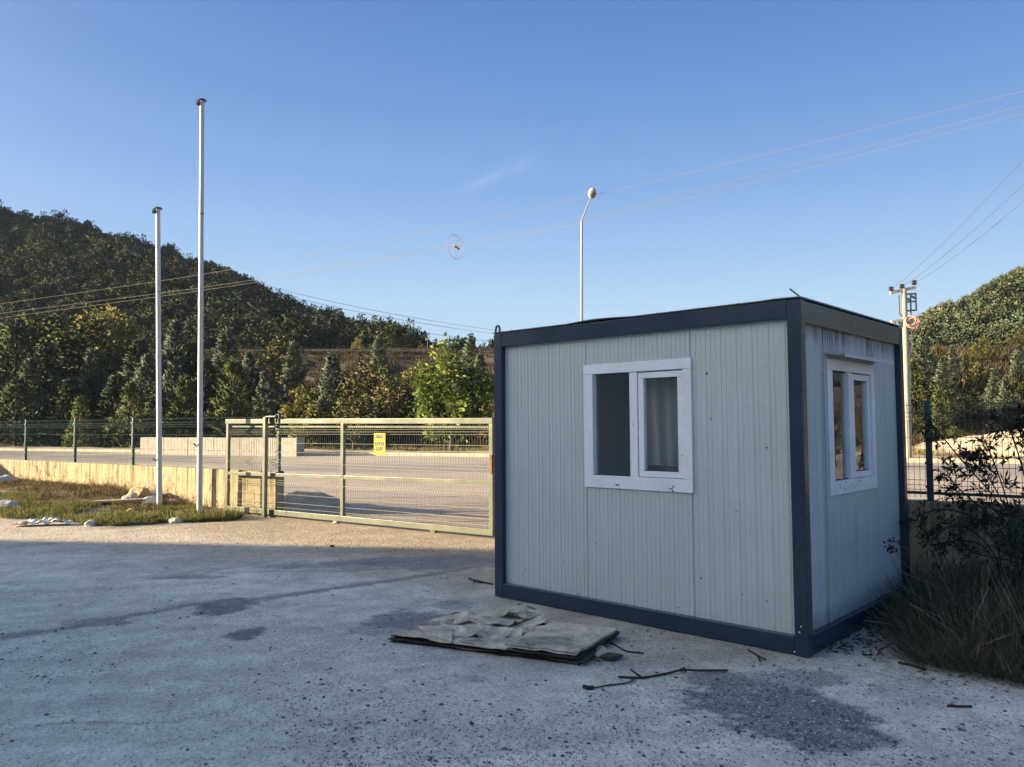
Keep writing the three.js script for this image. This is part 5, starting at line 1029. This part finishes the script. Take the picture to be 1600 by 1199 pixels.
{
  const P = (px, py, d) => at(px, py, d), dk = [[.030, .034, .020], [.045, .046, .026], [.022, .024, .016]];
  willowShrub('willow_shrub', 'tall dark willow-leaved shrub in front of the fence at the right edge', [
    [W(4.75, 0, 7.0), P(1600, 850, 7.1), P(1548, 770, 7.3), P(1505, 722, 7.4), P(1458, 664, 7.5)],
    [W(4.75, 0, 7.0), P(1612, 800, 7.0), P(1600, 740, 7.0), P(1585, 690, 7.0), P(1570, 650, 7.0)],
    [W(4.75, 0, 7.0), P(1640, 780, 6.9), P(1625, 690, 6.9), P(1606, 640, 6.9)],
    [W(4.75, 0, 7.0), P(1590, 830, 7.2), P(1560, 740, 7.4), P(1540, 690, 7.4)],
    [W(4.75, 0, 7.0), P(1580, 850, 7.2), P(1540, 800, 7.3), P(1500, 765, 7.3), P(1480, 742, 7.3)],
    [W(4.75, 0, 7.0), P(1600, 860, 6.9), P(1575, 800, 6.8), P(1545, 745, 6.8), P(1532, 715, 6.8)],
    [W(4.75, 0, 7.0), P(1650, 760, 6.9), P(1640, 700, 6.9), P(1600, 668, 6.9)]], 21, .075, 17, dk);
  willowShrub('drooping_shrub', 'dark shrub with drooping leafy sprays against the shaded wall', [
    [W(4.45, 0, 7.2), P(1560, 860, 7.0), P(1525, 812, 7.0), P(1475, 796, 7.0), P(1432, 806, 7.0)],
    [W(4.45, 0, 7.2), P(1555, 870, 6.9), P(1520, 830, 6.9), P(1485, 822, 6.9), P(1458, 844, 6.9)],
    [W(4.45, 0, 7.2), P(1560, 890, 6.9), P(1530, 850, 6.9), P(1490, 846, 6.9), P(1455, 853, 6.9)],
    [W(4.45, 0, 7.2), P(1580, 840, 7.0), P(1545, 790, 7.0), P(1500, 782, 7.0)],
    [W(4.45, 0, 7.2), P(1590, 860, 6.7), P(1565, 815, 6.7), P(1530, 800, 6.7)],
    [W(4.45, 0, 7.2), P(1600, 880, 6.8), P(1590, 830, 6.7), P(1575, 790, 6.7)]], 22, .055, 15, [[.022, .027, .017], [.034, .039, .022]]);
  const leafy = [];
  for (let i = 0; i < 20; i++) { const r = mulberry(700 + i), x = 4.05 + r() * 1.4, d = 5.4 + r() * 1.5; leafy.push([W(4.6, 0, 6.5), W(lerp(4.6, x, .4), .38, lerp(6.5, d, .5)), W(x - .1, .5 + .4 * r(), d), W(x - .25 * r(), .62 + .42 * r(), d - .1)]); }
  willowShrub('dense_shrub', 'dense grey-green shrub filling the lower right corner beside the cabin', leafy, 23, .042, 52, [[.065, .082, .052], [.085, .098, .062], [.055, .064, .044]]);
  // dry grass heap
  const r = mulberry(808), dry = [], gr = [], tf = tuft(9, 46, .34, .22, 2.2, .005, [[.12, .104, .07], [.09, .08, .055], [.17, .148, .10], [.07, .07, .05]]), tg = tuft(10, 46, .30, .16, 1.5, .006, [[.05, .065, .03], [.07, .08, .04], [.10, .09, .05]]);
  const edgeL = [[1330, 985], [1372, 1000], [1420, 1030], [1480, 1052], [1600, 1076], [1700, 1090]];
  for (let i = 0; i < 1000; i++) {
    const px = 1345 + r() * 330, py = 925 + r() * 160; if (py > table(edgeL, px) - 2) continue; const g = ground(px, py); if (-g.z > 8.2) continue;
    // keep clear of the cabin itself
    const x = g.x - 2.03, d = -g.z - 5.45, cz = x * Math.sin(.745) + d * Math.cos(.745), cx = -x * Math.cos(.745) + d * Math.sin(.745); if (cx > -.06 && cz > -.1 && cz < 2.5) continue;
    const lowL = px < 1430 ? .45 : 1; if (px < 1430 && r() < .45) continue;
    (r() < .6 ? dry : gr).push([g.x, 0, g.z, (.5 + .6 * r()) * lowL * (py < table(edgeL, px) - 30 ? 1.25 : .8), r() * 6.28, .75 + .6 * r(), .6 + .6 * r(), (r() - .5) * 1.3, (r() - .5) * 1.3]);
  }
  { const w = new Wires(), pale = new Wires(); for (let i = 0; i < 650; i++) { const px = 1360 + r() * 300, py = 930 + r() * 140; if (py > table(edgeL, px) + 4) continue; const o = ground(px, py); if (-o.z > 8) continue; const dx = o.x - 2.03, dd = -o.z - 5.45; if (-dx * Math.cos(.745) + dd * Math.sin(.745) > -.1 && dx * Math.sin(.745) + dd * Math.cos(.745) > -.1) continue; const d = new THREE.Vector3((r() - .6) * 1.8, .35 + r(), (r() - .5) * 1.8).normalize(), h = .15 + .5 * r() * sstep(1380, 1520, px), m = o.clone().addScaledVector(d, h * .5), e = m.clone().addScaledVector(d.add(new THREE.Vector3((r() - .5), -.25 * r(), r() - .5)).normalize(), h * .5); e.y = Math.max(.01, e.y); (r() < .16 ? pale : w).line([o, m, e], .0015); }
    const st = tag(mesh('dead_stalks', w.geo(), std(rgb(.075, .062, .045), .9)), 'tangle of dry stalks beside the cabin at the right', undefined, null, 'stuff'); mesh('pale_stalks', pale.geo(), std(rgb(.26, .22, .15), .9), st); }
  scatter('dry_grass', tf, M.leaf, dry, 'shaded dry grass heaped beside the cabin at the right');
  scatter('grass', tg, M.leaf, gr, 'shaded green-grey grass among the dry blades beside the cabin');
  // long pale stalks reaching out across the cabin's corner
  const stalk = (pts, rr) => tube(pts, rr, 24, 4);
  const s = tag(mesh('dead_plant', [stalk([at(1530, 940, 6.3), at(1460, 915, 6.2), at(1400, 885, 6.0), at(1388, 850, 5.9)], .003), stalk([at(1440, 905, 6.2), at(1405, 872, 6.0), at(1393, 852, 5.9)], .0022), stalk([at(1478, 905, 6.2), at(1468, 880, 6.2), at(1455, 855, 6.2), at(1440, 842, 6.2)], .003), stalk([at(1468, 880, 6.2), at(1430, 862, 6.1), at(1405, 853, 6.0)], .002), stalk([at(1350, 970, 5.75), at(1400, 978, 5.8), at(1450, 1000, 5.8), at(1500, 1035, 5.7)], .0035), stalk([at(1470, 890, 6.2), at(1452, 900, 6.2), at(1448, 918, 6.2)], .002)], std(rgb(.20, .16, .11), .9)), 'dead plant with a dark seed head leaning across the cabin side', 'dead plant');
  const L = new Leaves(); for (let i = 0; i < 60; i++) { const c = i < 34 ? at(1393, 858, 5.9) : i < 50 ? at(1390, 850, 5.92) : at(1400, 845, 5.95), d = rv(r); L.leaf(c.addScaledVector(rv(r), .025), d, perp(d, r), .03, .016, jit([.03, .026, .02], r), .3); } mesh('seed_head', L.geo(), M.leaf, s);
  // leaf litter along the cabin foot
  const LL = new Leaves(); for (let i = 0; i < 420; i++) { const cz = .25 + r() * 2.1, out = .02 + Math.pow(r(), 2) * .35, x = 2.03 + Math.sin(.745) * cz + Math.cos(.745) * out, d = 5.45 + Math.cos(.745) * cz - Math.sin(.745) * out, dd = new THREE.Vector3(r() - .5, (r() - .5) * .5, r() - .5).normalize(); LL.leaf(W(x, .008 + r() * .02, d), dd, perp(dd, r), .03 + .05 * r(), .012 + .01 * r(), jit([.07, .055, .04], r, .4), .2); }
  const ll = mesh('leaf_litter', LL.geo(), M.leaf); ll.userData = { kind: 'stuff', label: 'dry leaf litter along the short side of the cabin' };
}
renderer.render(scene, camera);
